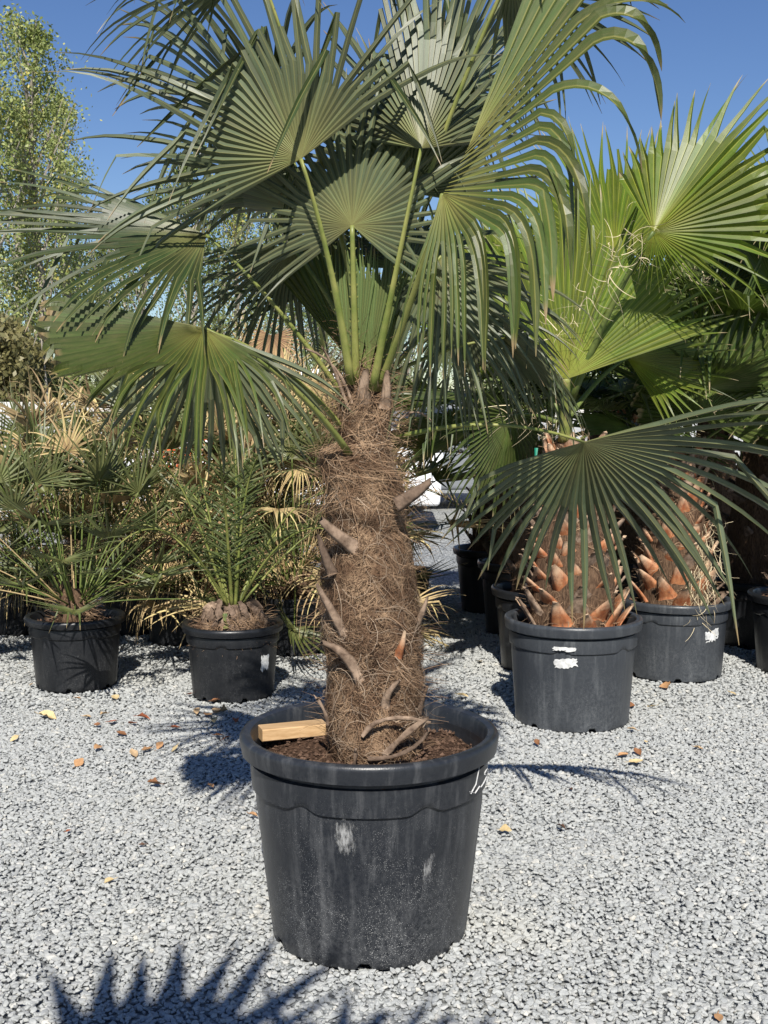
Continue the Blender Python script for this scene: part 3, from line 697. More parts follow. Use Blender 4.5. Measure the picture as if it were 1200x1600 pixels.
def dwarf(px, by, rr, rb, h, potm, label, seed, nleaf=26, hgt=.75, spread=.5, dead=.15, R=(.20, .27), group='dwarf fan palms in dark tubs at left', potless=False, deadhang=0, lo_el=-5):
    t, g = px_palm('potted_dwarf_palm', px, by, label, 'potted palm', group)
    r_ = np.random.default_rng(seed)
    pots_at.append((g[0], g[1], rb))
    pot(t, rr, rb, h, M[potm], h - .05, lip=.04, seed=seed, rot=seed)
    st = MB()
    for k in range(3):
        a = r_.uniform(0, 6.28); q = np.array([math.cos(a) * .06, math.sin(a) * .06, h - .06])
        st.add(*tube([q, q + (0.01, 0, .07), q + (0.01, .01, .14 + .1 * r_.random())], [.05, .045, .03], 9, wob=.3))
    tr = st.build('trunk', M['bark_fibre'], t, smooth=False)
    cz = h + .05
    fibre_mesh(lambda z: (0.0, 0.0), lambda z, a: .07, h - .05, h + .10, 500, seed, 'fibre', M['fibre'], tr, (0, 0, 0), wid=.0012, fly=.5)
    for k in range(nleaf):
        a = k * 2.39996 + r_.uniform(-.3, .3); el = math.radians(lo_el + (88 - lo_el) * (k + .5) / nleaf + r_.uniform(-8, 8))
        el = min(el, math.radians(88))
        ln = spread * r_.uniform(.75, 1.1) * (1 + .35 * math.sin(el)) * (hgt / .75)
        d = np.array([math.cos(a) * math.cos(el), math.sin(a) * math.cos(el), math.sin(el)])
        b = np.array([math.cos(a) * .05, math.sin(a) * .05, cz]); hub = b + d * ln
        isd = r_.random() < dead
        mid = nz(d + np.array([0, 0, -.25 + .1 * r_.normal()]) + r_.normal(0, .15, 3))
        nrm = np.cross(np.cross(mid, (0, 0, 1)), mid) + r_.normal(0, .2, 3)
        if abs(mid[2]) > .95: nrm = np.array([-math.cos(a), -math.sin(a), .2])
        mt = M['straw'] if isd else M['dwarf']
        f = fan(t, (0, 0, 0), mt, hub, mid, nrm, r_.uniform(*R) * hgt / .75, -105, 105, 17, fuse=.24, droop=.9 if isd else .12, fold=.3, slim=.1, kink=.3 if isd else .08, seed=seed * 100 + k, steps=6, taper=.95, wmul=1.05, cup=.2)
        petiole(f, (0, 0, 0), b, b * .5 + hub * .5 + np.array([0, 0, .05 * ln]), hub, .007, .004, M['straw'] if isd else M['petiole_dark'], False)
    for k in range(deadhang):                                   # skirts of dead straw leaves
        a = r_.uniform(0, 6.28); el = math.radians(r_.uniform(-10, 55)); ln = spread * r_.uniform(.5, 1.0) * hgt / .75
        d = np.array([math.cos(a) * math.cos(el), math.sin(a) * math.cos(el), math.sin(el)])
        b = np.array([math.cos(a) * .05, math.sin(a) * .05, cz + .1]); hub = b + d * ln
        f = fan(t, (0, 0, 0), M['straw'] if r_.random() < .8 else M['brown'], hub, nz(d + (0, 0, -.6)), (d[0] * .3, d[1] * .3, 1), r_.uniform(.2, .28) * hgt / .75, -130, 130, 24, fuse=.18, droop=2.2, kink=.4, seed=seed * 77 + k, steps=7, wmul=.8, twist=.9)
        petiole(f, (0, 0, 0), b, b * .5 + hub * .5 + np.array([0, 0, .06]), hub, .006, .004, M['straw'], False)
    return t

dwarf(120, 1068, .257, .205, hrim(120, 1068, 964), 'pot_black', 'bushy dwarf fan palm in black tub nearest the left edge of the gravel', 21, 46, 1.0, .42, .12, lo_el=8)
dwarf(-95, 1040, .26, .2, .36, 'pot_black', 'dwarf fan palm cut off by the left edge of the photo', 22, 44, .95, .5, .1, lo_el=5)
dwarf(30, 985, .26, .2, .36, 'pot_black', 'second-row dwarf fan palm with long stalks behind the leftmost tub', 23, 46, .95, .5, .22, deadhang=5)
dwarf(215, 985, .26, .2, .36, 'pot_black', 'dwarf fan palm with straw leaves standing in shade between the two left tubs', 24, 46, 1.3, .5, .38, deadhang=22)
dwarf(330, 960, .26, .2, .36, 'pot_black', 'tall dwarf fan palm in deep shade behind the date palm', 25, 46, 1.45, .5, .38, deadhang=22)
DW = dwarf(462, 1015, .235, .19, .34, 'pot_black', 'shaggy dwarf fan palm with hanging straw leaves left of the hairy trunk', 26, 42, 1.3, .45, .3, deadhang=34, lo_el=-20)
dwarf(285, 1000, .26, .2, .36, 'pot_black', 'shaggy dwarf fan palm in the dark gap between the two left tubs, right one', 29, 40, 1.2, .5, .38, deadhang=16, lo_el=-10)
dwarf(395, 985, .26, .2, .36, 'pot_black', 'dwarf fan palm with dull straw skirt right behind the date palm', 30, 40, 1.35, .5, .38, deadhang=20, lo_el=-10)
gS = G(120, 1068)
frond(bpy.data.objects['potted_dwarf_palm'], (0, 0, 0), P(215, 745, gS[1] + .1) - gS, (-1, -.2, 0), .15, .55, M['brown'], 26, .18, .6, 777)['label'] = 'bleached feather-shaped dead leaf lying across the top'
gD = np.array(DW.location)
for (hx, hy, tx, ty, mt_, R_, n_) in [(425, 525, 415, 640, 'brown', .36, 30), (405, 560, 375, 640, 'straw', .28, 24), (470, 720, 440, 800, 'straw', .30, 30), (500, 600, 470, 690, 'straw', .3, 24), (452, 690, 470, 600, 'dwarf', .26, 20)]:
    Yd = gD[1] - .25; H_ = P(hx, hy, Yd) - gD; T_ = P(tx, ty, Yd - .1) - gD
    lf_ = fan(DW, (0, 0, 0), M[mt_], H_, T_ - H_, (0, -.7, .7), R_, -115, 115, n_, fuse=.25, droop=1.6 if mt_ != 'dwarf' else .1, kink=.4, seed=hx, twist=.8, wmul=.9, steps=8)
    petiole(lf_, (0, 0, 0), (0, 0, .45), (0, .05, H_[2] * .8), H_, .009, .005, M['straw'] if mt_ != 'dwarf' else M['petiole_dark'], False)
dwarf(120, 925, .26, .2, .36, 'pot_black', 'far dwarf fan palm with straw leaves in front of the low wall', 27, 36, .85, .55, .3, deadhang=6)
dwarf(420, 930, .26, .2, .36, 'pot_black', 'far shaggy dwarf fan palm showing light green fans beside the trunk', 28, 42, 1.4, .55, .22, deadhang=16)

# a bleached pinnate leaf lies across the top of the second-row palm at left
# date palm in the tub left of centre
t, g = px_palm('potted_date_palm', 365, 1083, 'young date palm in black tub with curly cut leaf bases, left of the big tub', 'potted palm')
pots_at.append((g[0], g[1], .2))
D2 = (.256, .205, hrim(365, 1083, 976))
pot(t, *D2, M['pot_black'], D2[2] - .035, lip=.04, seed=31, rot=.4)
lb = patch(t, D2, math.radians(-38), .185, .055, .09, M['label'], 'torn_label', 41); lb['label'] = 'torn grey-white label remnant'
st = MB(); st.add(*tube([(0, 0, .28), (0, 0, .34), (0, 0, .40), (0, 0, .46)], [.15, .14, .09, .04], 16, wob=.2)); st = st.build('trunk', M['boot_dark'], t)
r_ = np.random.default_rng(33)
for k in range(34):
    a = k * 2.4; zz = D2[2] - .02 + .003 * k; q = np.array([math.cos(a), math.sin(a), 0])
    boot(st, (0, 0, 0), (q * .13 + (0, 0, zz - .02), q * .165 + (0, 0, zz + .0), q * (.16 - .003 * k) + (r_.normal(0, .02), r_.normal(0, .02), zz + r_.uniform(.02, .055))), .024, .012, .004, M['boot_dark'] if k % 3 else M['boot'], seed=k)
fibre_mesh(lambda z: (0., 0.), lambda z, a: .15, .32, .40, 700, 35, 'fibre', M['fibre'], st, (0, 0, 0), wid=.0012, fly=.5)
stp = MB(); stp.add(*tube([(-.02, -.13, .36), (-.02, -.14, .40), (-.02, -.13, .435)], [.018, .02, .014], 8, .5)); stp.build('green_stalk_stub', M['fan_young'], st)
for k in range(14):
    a = k * 2.39996 + .5; el = math.radians(86 - 40 * (k / 14) + r_.uniform(-5, 5))
    frond(t, (0, 0, 0), (math.cos(a) * .03, math.sin(a) * .03, .44), (math.cos(a), math.sin(a), 0), el, r_.uniform(.7, 1.2), M['date'], 24, .19, r_.uniform(.5, 2.0), 300 + k, lw=.006, messy=1)

# ---------------- cotton palms on the right
def wash_trunk(t, z0, z1, r0, r1, seed, nboot=40, dark=False, hole=None):
    r_ = np.random.default_rng(seed)
    pts = [(0, 0, z0 - .06), (0, 0, z0 + (z1 - z0) * .3), (0, 0, z0 + (z1 - z0) * .7), (0, 0, z1)]
    mb = MB(); mb.add(*tube(pts, [r0 * .9, r0 * .9, (r0 + r1) * .42, r1 * .7], 18, wob=.06)); tr = mb.build('trunk', M['bark_fibre'], t)
    nboot = int(nboot * 1.0)
    for k in range(nboot):
        f = k / nboot; a = k * 2.39996 + r_.uniform(-.15, .15); z = z0 - .01 + (z1 - z0) * f * .95; r = r0 * .9 + (r1 * .7 - r0 * .9) * f ** .8
        q = np.array([math.cos(a), math.sin(a), 0]); ln = r_.uniform(.09, .15)
        sway = np.cross(q, (0, 0, 1)) * r_.normal(0, .02)
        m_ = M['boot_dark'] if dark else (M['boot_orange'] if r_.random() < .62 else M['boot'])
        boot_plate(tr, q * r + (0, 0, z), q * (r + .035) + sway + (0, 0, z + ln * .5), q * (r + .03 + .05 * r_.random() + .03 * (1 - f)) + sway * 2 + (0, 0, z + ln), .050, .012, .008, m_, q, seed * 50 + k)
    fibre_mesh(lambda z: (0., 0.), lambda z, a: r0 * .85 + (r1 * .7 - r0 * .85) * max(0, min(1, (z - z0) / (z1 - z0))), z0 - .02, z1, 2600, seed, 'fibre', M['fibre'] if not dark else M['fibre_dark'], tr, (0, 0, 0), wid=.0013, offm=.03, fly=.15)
    return tr
def threads(t, pts, n, seed, ln=(.1, .3), name='leaf_threads', spread=.1, fall=1.0):
    """curly dry threads that cotton palms shed from their blades"""
    r_ = np.random.default_rng(seed); V = []; Fc = []; c = 0; pts = np.asarray(pts, float)
    for i in range(n):
        k = r_.random() * (len(pts) - 1); a = int(k); p = pts[a] * (1 - k + a) + pts[a + 1] * (k - a) + r_.normal(0, spread * .4, 3)
        d = nz(r_.normal(0, 1, 3) + np.array([0, 0, -fall])); cur = r_.normal(0, .35, 3); m = 9; L = r_.uniform(*ln); w_ = r_.uniform(.0006, .0022); q = []
        for j in range(m): q.append(p.copy()); p = p + d * L / m; d = nz(d + np.cross(cur, d) * .55 + np.array([0, 0, -.08]))
        q = np.array(q); s = np.cross(np.gradient(q, axis=0), r_.normal(0, 1, 3)); s /= np.linalg.norm(s, axis=1)[:, None] + 1e-9
        wv = np.linspace(1, .3, m)[:, None] * w_; V += [q + s * wv, q - s * wv]
        for j in range(m - 1): Fc.append((c + j, c + j + 1, c + m + j + 1, c + m + j))
        c += 2 * m
    return tag(mesh(name, np.concatenate(V), Fc, M['thread'], t), kind='stuff')

def rand_wash_leaves(t, z, n, seed, plen, R, el0=15, el1=75, mat='wash_dark', a0=0, a1=6.283, nseg=38, droop=.35):
    r_ = np.random.default_rng(seed)
    for k in range(n):
        a = a0 + (a1 - a0) * (k + .5) / n + r_.uniform(-.25, .25); el = math.radians(r_.uniform(el0, el1)); ln = plen * r_.uniform(.8, 1.2)
        d = np.array([math.cos(a) * math.cos(el), math.sin(a) * math.cos(el), math.sin(el)])
        b = np.array([math.cos(a) * .05, math.sin(a) * .05, z]); hub = b + d * ln
        mid = nz(d + (0, 0, -.35)); nrm = np.cross(np.cross(mid, (0, 0, 1)), mid) + r_.normal(0, .25, 3)
        palm_leaf(t, (0, 0, 0), hub, mid, nrm, b, b * .5 + hub * .5 + np.array([0, 0, .06]), M[mat], M['petiole_dark'], (.016, .009), R=R * r_.uniform(.85, 1.1), p0=-125, p1=125, n=nseg, fuse=.5, droop=droop, kink=.25, fold=.2, seed=seed * 31 + k, steps=7, cup=-.1, taper=1.0)

def wleaf(t, g, hub, tip, nrm, base, mat='wash', pr=(.018, .011), **kw):
    H = P(*hub) - g; T = P(*tip) - g; B = P(*base) - g
    return palm_leaf(t, (0, 0, 0), H, T - H, nrm, B, kw.pop('ctrl', None), M[mat], M[kw.pop('pmat', 'petiole_dark')], pr, R=kw.pop('R', float(np.linalg.norm(T - H))), **kw)

# nearest cotton palm (orange leaf bases)
t, g = px_palm('potted_cotton_palm', 893, 1122, 'cotton palm with orange pointed leaf bases in the grey tub with two torn labels', 'potted palm', 'cotton palms in tubs at right')
pots_at.append((g[0], g[1], .25)); D3 = (.318, .262, hrim(893, 1122, 967)); yd = g[1]
pot(t, *D3, M['pot_grey'], D3[2] - .055, lip=.05, seed=51, rot=.2)
l1 = patch(t, D3, math.radians(-106), .385, .105, .022, M['label'], 'torn_label', 61, off=.006); l1['label'] = 'long narrow white label remnant'
l2 = patch(t, D3, math.radians(-105), .318, .105, .05, M['label'], 'torn_label', 62, tilt=.12); l2['label'] = 'ragged white label remnant below the long one'
wash_trunk(t, .42, 1.28, .215, .12, 52, 120)
wleaf(t, g, (885, 592, yd - .12), (880, 265, yd + .05), (0, -1, .15), (882, 690, yd), R=.98, p0=-70, p1=68, n=44, fuse=.62, droop=.10, kink=.10, seed=201, taper=1.0, pr=(.03, .018), pmat='petiole', vf=.45)
wleaf(t, g, (1022, 362, yd - .35), (1190, 175, yd - .5), (-.2, -.9, .3), (893, 625, yd - .02), mat='wash', R=.80, p0=-200, p1=78, n=50, fuse=.55, droop=.25, kink=.15, seed=202, taper=1.0, pr=(.022, .014), Lf=lambda a: 1.0 - .5 * max(0, min(1, (-a - 60) / 60)) - .3 * max(0, min(1, (a - 30) / 50)), Ff=lambda a: 1.0 - .72 * max(0, min(1, (-a - 50) / 50)), fold=-.5, dr_side=.3)
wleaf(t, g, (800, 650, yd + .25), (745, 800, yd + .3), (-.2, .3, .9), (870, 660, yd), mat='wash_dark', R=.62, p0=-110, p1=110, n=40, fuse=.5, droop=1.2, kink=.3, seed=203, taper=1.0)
wleaf(t, g, (980, 560, yd + .3), (1080, 480, yd + .5), (0, -.8, .6), (890, 650, yd), mat='wash', R=.60, p0=-110, p1=110, n=44, fuse=.55, droop=.3, kink=.3, seed=204, taper=1.0)
wleaf(t, g, (800, 470, yd + .35), (740, 330, yd + .6), (0, -.8, .6), (875, 650, yd), mat='wash', R=.7, p0=-110, p1=110, n=44, fuse=.55, droop=.3, kink=.3, seed=205, taper=1.0)
wleaf(t, g, (960, 400, yd + .4), (940, 240, yd + .6), (0, -.8, .6), (885, 640, yd), mat='wash', R=.75, p0=-90, p1=90, n=44, fuse=.55, droop=.2, kink=.25, seed=206, taper=1.0)
threads(t, [P(985, 345, yd - .35) - g, P(960, 420, yd - .35) - g, P(860, 520, yd - .2) - g], 75, 71, (.08, .26), spread=.08, fall=.5)
threads(t, [P(780, 640, yd) - g, P(860, 660, yd) - g, P(910, 680, yd) - g], 50, 72, (.05, .16), spread=.08)
tie = MB(); tie.add(*tube([P(838, 700, yd - .1) - g, P(836, 730, yd - .12) - g, P(840, 765, yd - .11) - g], [.008] * 3, 4, .3)); tag(tie.build('plastic_tie', M['green_tie'], t), 'hanging green plastic strap')

# second cotton palm, right
t, g = px_palm('potted_cotton_palm', 1052, 1050, 'cotton palm with pale shaggy trunk in the grey tub with one white label at right', 'potted palm', 'cotton palms in tubs at right')
pots_at.append((g[0], g[1], .25)); D4 = (.305, .255, hrim(1052, 1050, 937)); yd = g[1]
pot(t, *D4, M['pot_grey'], D4[2] - .045, lip=.045, seed=55, rot=.9)
l3 = patch(t, D4, math.radians(-58), .245, .10, .075, M['label'], 'torn_label', 63, tilt=.2); l3['label'] = 'ragged white square label remnant'
wash_trunk(t, .37, 1.22, .20, .11, 56, 95)
threads(t, [(0.02, -.2, .40), (.10, -.19, .62), (.12, -.16, .80)], 170, 73, (.12, .26), spread=.10, fall=2.5)
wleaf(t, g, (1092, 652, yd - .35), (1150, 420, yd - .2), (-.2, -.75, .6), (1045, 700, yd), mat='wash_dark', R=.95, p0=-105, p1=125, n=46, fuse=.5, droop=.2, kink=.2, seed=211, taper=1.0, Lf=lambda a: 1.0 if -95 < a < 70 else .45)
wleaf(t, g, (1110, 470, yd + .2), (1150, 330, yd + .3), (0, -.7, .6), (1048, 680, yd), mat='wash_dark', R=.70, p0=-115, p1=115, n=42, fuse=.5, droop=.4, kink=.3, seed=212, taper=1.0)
wleaf(t, g, (1000, 520, yd + .3), (980, 380, yd + .4), (0, -.7, .6), (1040, 680, yd), mat='wash', R=.70, p0=-115, p1=115, n=42, fuse=.5, droop=.4, kink=.3, seed=213, taper=1.0)
rand_wash_leaves(t, 1.2, 7, 215, .5, .55, 0, 60)
threads(t, [P(1060, 400, yd - .1) - g, P(1110, 470, yd - .1) - g, P(1085, 570, yd - .1) - g], 90, 74, (.08, .3), spread=.14, fall=.8)

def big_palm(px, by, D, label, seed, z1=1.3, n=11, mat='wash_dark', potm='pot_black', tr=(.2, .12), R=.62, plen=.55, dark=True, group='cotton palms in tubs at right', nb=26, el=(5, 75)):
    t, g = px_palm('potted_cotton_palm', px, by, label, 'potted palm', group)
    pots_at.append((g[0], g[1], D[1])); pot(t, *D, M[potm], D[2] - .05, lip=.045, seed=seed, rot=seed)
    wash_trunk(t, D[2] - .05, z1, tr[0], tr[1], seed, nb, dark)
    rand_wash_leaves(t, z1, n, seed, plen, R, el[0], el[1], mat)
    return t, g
big_palm(1187, 1002, (.33, .27, .40), 'broad dark-trunked cotton palm in shade behind the right tubs', 58, 1.45, 12, tr=(.24, .13))
t, g = big_palm(1253, 1046, (.30, .24, .43), 'cotton palm mostly outside the right edge, its tub half in view', 59, 1.5, 9, tr=(.16, .12))
yd = g[1]
wleaf(t, g, (1225, 330, yd - .3), (1120, 250, yd - .4), (.1, -.7, .6), (1250, 640, yd), mat='wash', R=.5, p0=-110, p1=100, n=40, fuse=.55, droop=.3, seed=221, kink=.2, taper=1.0)
big_palm(850, 1040, (.30, .24, .45), 'cotton palm in black tub tucked behind the nearest labelled tub', 60, 1.25, 9)
big_palm(812, 985, (.28, .22, .46), 'shaded cotton palm in black tub, fourth back in the right row', 61, 1.35, 9)
big_palm(985, 975, (.30, .24, .44), 'cotton palm with bright crown behind the pale shaggy one', 63, 1.5, 11, mat='wash', dark=False)
big_palm(1110, 950, (.30, .24, .44), 'far cotton palm rising between the two right trunks', 64, 1.6, 11)
big_palm(940, 915, (.30, .24, .44), 'far cotton palm at the back of the right row', 65, 1.5, 10)

# date palm with low arching leaves behind, right of the hairy trunk
t, g = px_palm('potted_date_palm', 770, 952, 'shaded date palm with dry trunk in black tub right of the hairy trunk', 'potted palm')
pots_at.append((g[0], g[1], .22)); D9 = (.29, .22, .45)
pot(t, *D9, M['pot_black'], .40, lip=.045, seed=66, rot=2.)
wash_trunk(t, .40, 1.15, .17, .10, 67, 34, True)
for k in range(16):
    a = k * 2.39996 + 2.9; el = math.radians(r_.uniform(-5, 70))
    frond(t, (0, 0, 0), (math.cos(a) * .05, math.sin(a) * .05, .55 if k % 3 == 0 else 1.1), (math.cos(a), math.sin(a), 0), el, r_.uniform(.6, .9), M['date'] if k % 4 else M['straw'], 24, .2, 1.1, 700 + k)
# small empty-looking tub just behind the hairy trunk
t, g = px_palm('plant_tub', 636, 945, 'small black tub of soil half hidden right behind the hairy trunk', 'plant tub')
pots_at.append((g[0], g[1], .15)); pot(t, .19, .15, .27, M['pot_black'], .23, lip=.035, seed=69)

# palms behind the photographer: they throw the leaf shadows on the gravel in front
def shadow_palm(x, y, label, seed, tops):
    t = thing('potted_palm', (x, y, 0), label, 'potted palm'); pot(t, .30, .24, .45, M['pot_black'], .40, lip=.045, seed=seed)
    wash_trunk(t, .40, 1.5, .15, .09, seed, 20)
    for k, (hx, hy, hz, mx, my, mz, R) in enumerate(tops):
        hub = np.array([hx - x, hy - y, hz]); palm_leaf(t, (0, 0, 0), hub, (mx, my, mz), (0, 0, 1), (0, 0, 1.5), None, M['fan'], None, R=R, p0=-52, p1=52, n=11, fuse=.55, droop=.0, rb=0., slim=.35, taper=.6, seed=seed * 9 + k)
def from_shadow(px, py, z): s_ = G(px, py); k = z / -sd.z; return (s_[0] - sd.x * k, s_[1] - sd.y * k, z)
h1 = from_shadow(150, 1745, 2.2); h2 = from_shadow(520, 1785, 2.3)
shadow_palm(-1.25, .1, 'windmill palm standing to the left of the photographer', 81, [(*h1, .45, .8, .1, .76), (-1.7, .2, 2.1, -1, .2, .2, .5), (-1.1, -.3, 2.3, .2, -1, .3, .5)])
shadow_palm(.35, -.75, 'windmill palm standing behind the photographer', 82, [(*h2, .0, .9, .1, .60), (.8, -.9, 2.2, 1, -.2, .2, .5), (.3, -1.3, 2.2, 0, -1, .2, .5)])

# ------------------------------------------------------------------ gravel (real stones where one can tell them apart)
def stone_variants():
    c = bpy.data.collections.new('stone_shapes')
    r_ = np.random.default_rng(4)
    import bmesh
    for k in range(9):
        bm = bmesh.new(); 
        for i in range(15):
            v = nz(r_.normal(0, 1, 3)) * r_.uniform(.8, 1.15) * np.array([1.0, r_.uniform(.62, .9), r_.uniform(.45, .7)]); bm.verts.new(v)
        bmesh.ops.convex_hull(bm, input=bm.verts)
        for v in [v for v in bm.verts if not v.link_faces]: bm.verts.remove(v)
        bmesh.ops.bevel(bm, geom=list(bm.edges), offset=.07, segments=1, affect='EDGES', profile=.6)
        me = bpy.data.meshes.new('stone'); bm.to_mesh(me); bm.free(); me.materials.append(M['stone'])
        o = bpy.data.objects.new('stone', me); c.objects.link(o)
    return c
def scatter_points():
    r_ = np.random.default_rng(8); out = []
    def zone(y0, y1, step, s0, s1, layer_z):
        y = y0
        ys = np.arange(y0, y1, step); pts = []
        for yy in ys:
            hw = .345 * (yy + .4) * 1.03 + .45
            xs = np.arange(-hw, hw, step); pts.append(np.stack([xs, np.full(len(xs), yy)], 1))
        p = np.concatenate(pts); p = p + r_.uniform(-.5, .5, p.shape) * step * 1.3
        z = r_.normal(layer_z, .0020, len(p)) + np.array([.009 * mnoise.noise(Vector((q[0] * 1.7, q[1] * 1.7, 0))) + .006 * mnoise.noise(Vector((q[0] * 6, q[1] * 6, 4))) for q in p]); s = np.exp(r_.normal(math.log((s0 * s1) ** .5), .33, len(p))).clip(s0 * .55, s1 * 1.45)
        return np.column_stack([p, z, s])
    out.append(zone(2.2, 5.6, .0130, .0070, .0112, -.003))
    out.append(zone(5.6, 9.5, .0180, .0085, .0125, -.003))
    a = np.concatenate(out)
    for (x, y, r) in pots_at: a = a[(a[:, 0] - x) ** 2 + (a[:, 1] - y) ** 2 > (r + .004) ** 2]
    return a
def gravel():
    pts = scatter_points(); col = stone_variants()
    me = bpy.data.meshes.new('gravel'); n = len(pts)
    me.vertices.add(n); me.vertices.foreach_set('co', np.ascontiguousarray(pts[:, :3], dtype=np.float32).ravel())
    a = me.attributes.new('sc', 'FLOAT', 'POINT'); a.data.foreach_set('value', pts[:, 3].astype(np.float32))
    o = bpy.data.objects.new('gravel', me); COL.objects.link(o); me.materials.append(M['stone'])
    ng = bpy.data.node_groups.new('scatter_stones', 'GeometryNodeTree')
    ng.interface.new_socket('Geometry', in_out='INPUT', socket_type='NodeSocketGeometry'); ng.interface.new_socket('Geometry', in_out='OUTPUT', socket_type='NodeSocketGeometry')
    N = ng.nodes; Lk = ng.links
    gi = N.new('NodeGroupInput'); go = N.new('NodeGroupOutput')
    iop = N.new('GeometryNodeInstanceOnPoints'); ci = N.new('GeometryNodeCollectionInfo'); ci.inputs[0].default_value = col
    ci.inputs['Separate Children'].default_value = True; ci.inputs['Reset Children'].default_value = True
    m2p = N.new('GeometryNodeMeshToPoints'); Lk.new(gi.outputs[0], m2p.inputs[0]); Lk.new(m2p.outputs[0], iop.inputs['Points'])
    Lk.new(ci.outputs[0], iop.inputs['Instance']); iop.inputs['Pick Instance'].default_value = True
    rv = N.new('FunctionNodeRandomValue'); rv.data_type = 'FLOAT_VECTOR'
    rv.inputs[0].default_value = (-.33, -.33, 0); rv.inputs[1].default_value = (.33, .33, 6.283)
    Lk.new(rv.outputs[0], iop.inputs['Rotation'])
    na = N.new('GeometryNodeInputNamedAttribute'); na.data_type = 'FLOAT'; na.inputs[0].default_value = 'sc'
    Lk.new(na.outputs[0], iop.inputs['Scale']); Lk.new(iop.outputs[0], go.inputs[0])
    md = o.modifiers.new('scatter', 'NODES'); md.node_group = ng
    tag(o, 'pale grey crushed stone gravel covering the yard', 'gravel', kind='stuff')
    return n
gravel()

# ------------------------------------------------------------------ fallen leaves
def fl_mat(name, c):
    return simple(name, tuple(v * .72 for v in c), c, 60, .7, .3, .001)
FM = {'tan': fl_mat('tan_dry_leaf', (.50, .35, .20)), 'yellow': fl_mat('yellow_dry_leaf', (.60, .46, .24)), 'red': fl_mat('red_dry_leaf', (.36, .11, .05)),
      'brown': fl_mat('brown_dry_leaf', (.24, .11, .05)), 'orange': fl_mat('orange_dry_leaf', (.48, .27, .13)), 'dark': fl_mat('dark_dry_leaf', (.10, .05, .03))}
def dry_leaf(px, py, size, c, label, seed):
    r_ = np.random.default_rng(seed); g = G(px, py, .014); ln = size * .5 / F * g[1] * 1.2
    asp = r_.uniform(.45, .8); curl = r_.uniform(.4, 1.5); bend = r_.uniform(-.6, .9); V = []; n = 7
    for i in range(n):
        t = i / (n - 1); wd = math.sin(math.pi * min(1, t * .94 + .04)) ** .75 * asp * ln * (1.15 - .35 * t)
        wd *= r_.uniform(.85, 1.12); x = (t * 2 - 1) * ln; zz = ln * bend * (t - .4) ** 2
        V += [(x, wd, zz + wd * curl * .6), (x, wd * .5, zz + wd * curl * .18), (x, 0, zz), (x, -wd * .5, zz + wd * curl * .18), (x, -wd, zz + wd * curl * .6 * r_.uniform(.2, 1.3))]
    V = np.array(V); V[:, 2] -= V[:, 2].min(); Fc = [(i * 5 + j, i * 5 + 5 + j, i * 5 + 6 + j, i * 5 + 1 + j) for i in range(n - 1) for j in range(4)]
    mb = MB(); mb.add(V, Fc); mb.add(*tube([(-ln, 0, V[2][2] + .001), (-ln * 1.3, .1 * ln, .003), (-ln * 1.6, .2 * ln, .004)], [.0012, .001, .0008], 4))
    o = mb.build('dry_leaf', FM[c], None, smooth=True); o.location = g; o.rotation_euler = (r_.normal(0, .25), r_.normal(0, .2), r_.uniform(0, 6.28))
    tag(o, label, 'dry leaf', 'fallen dry leaves on the gravel'); return o
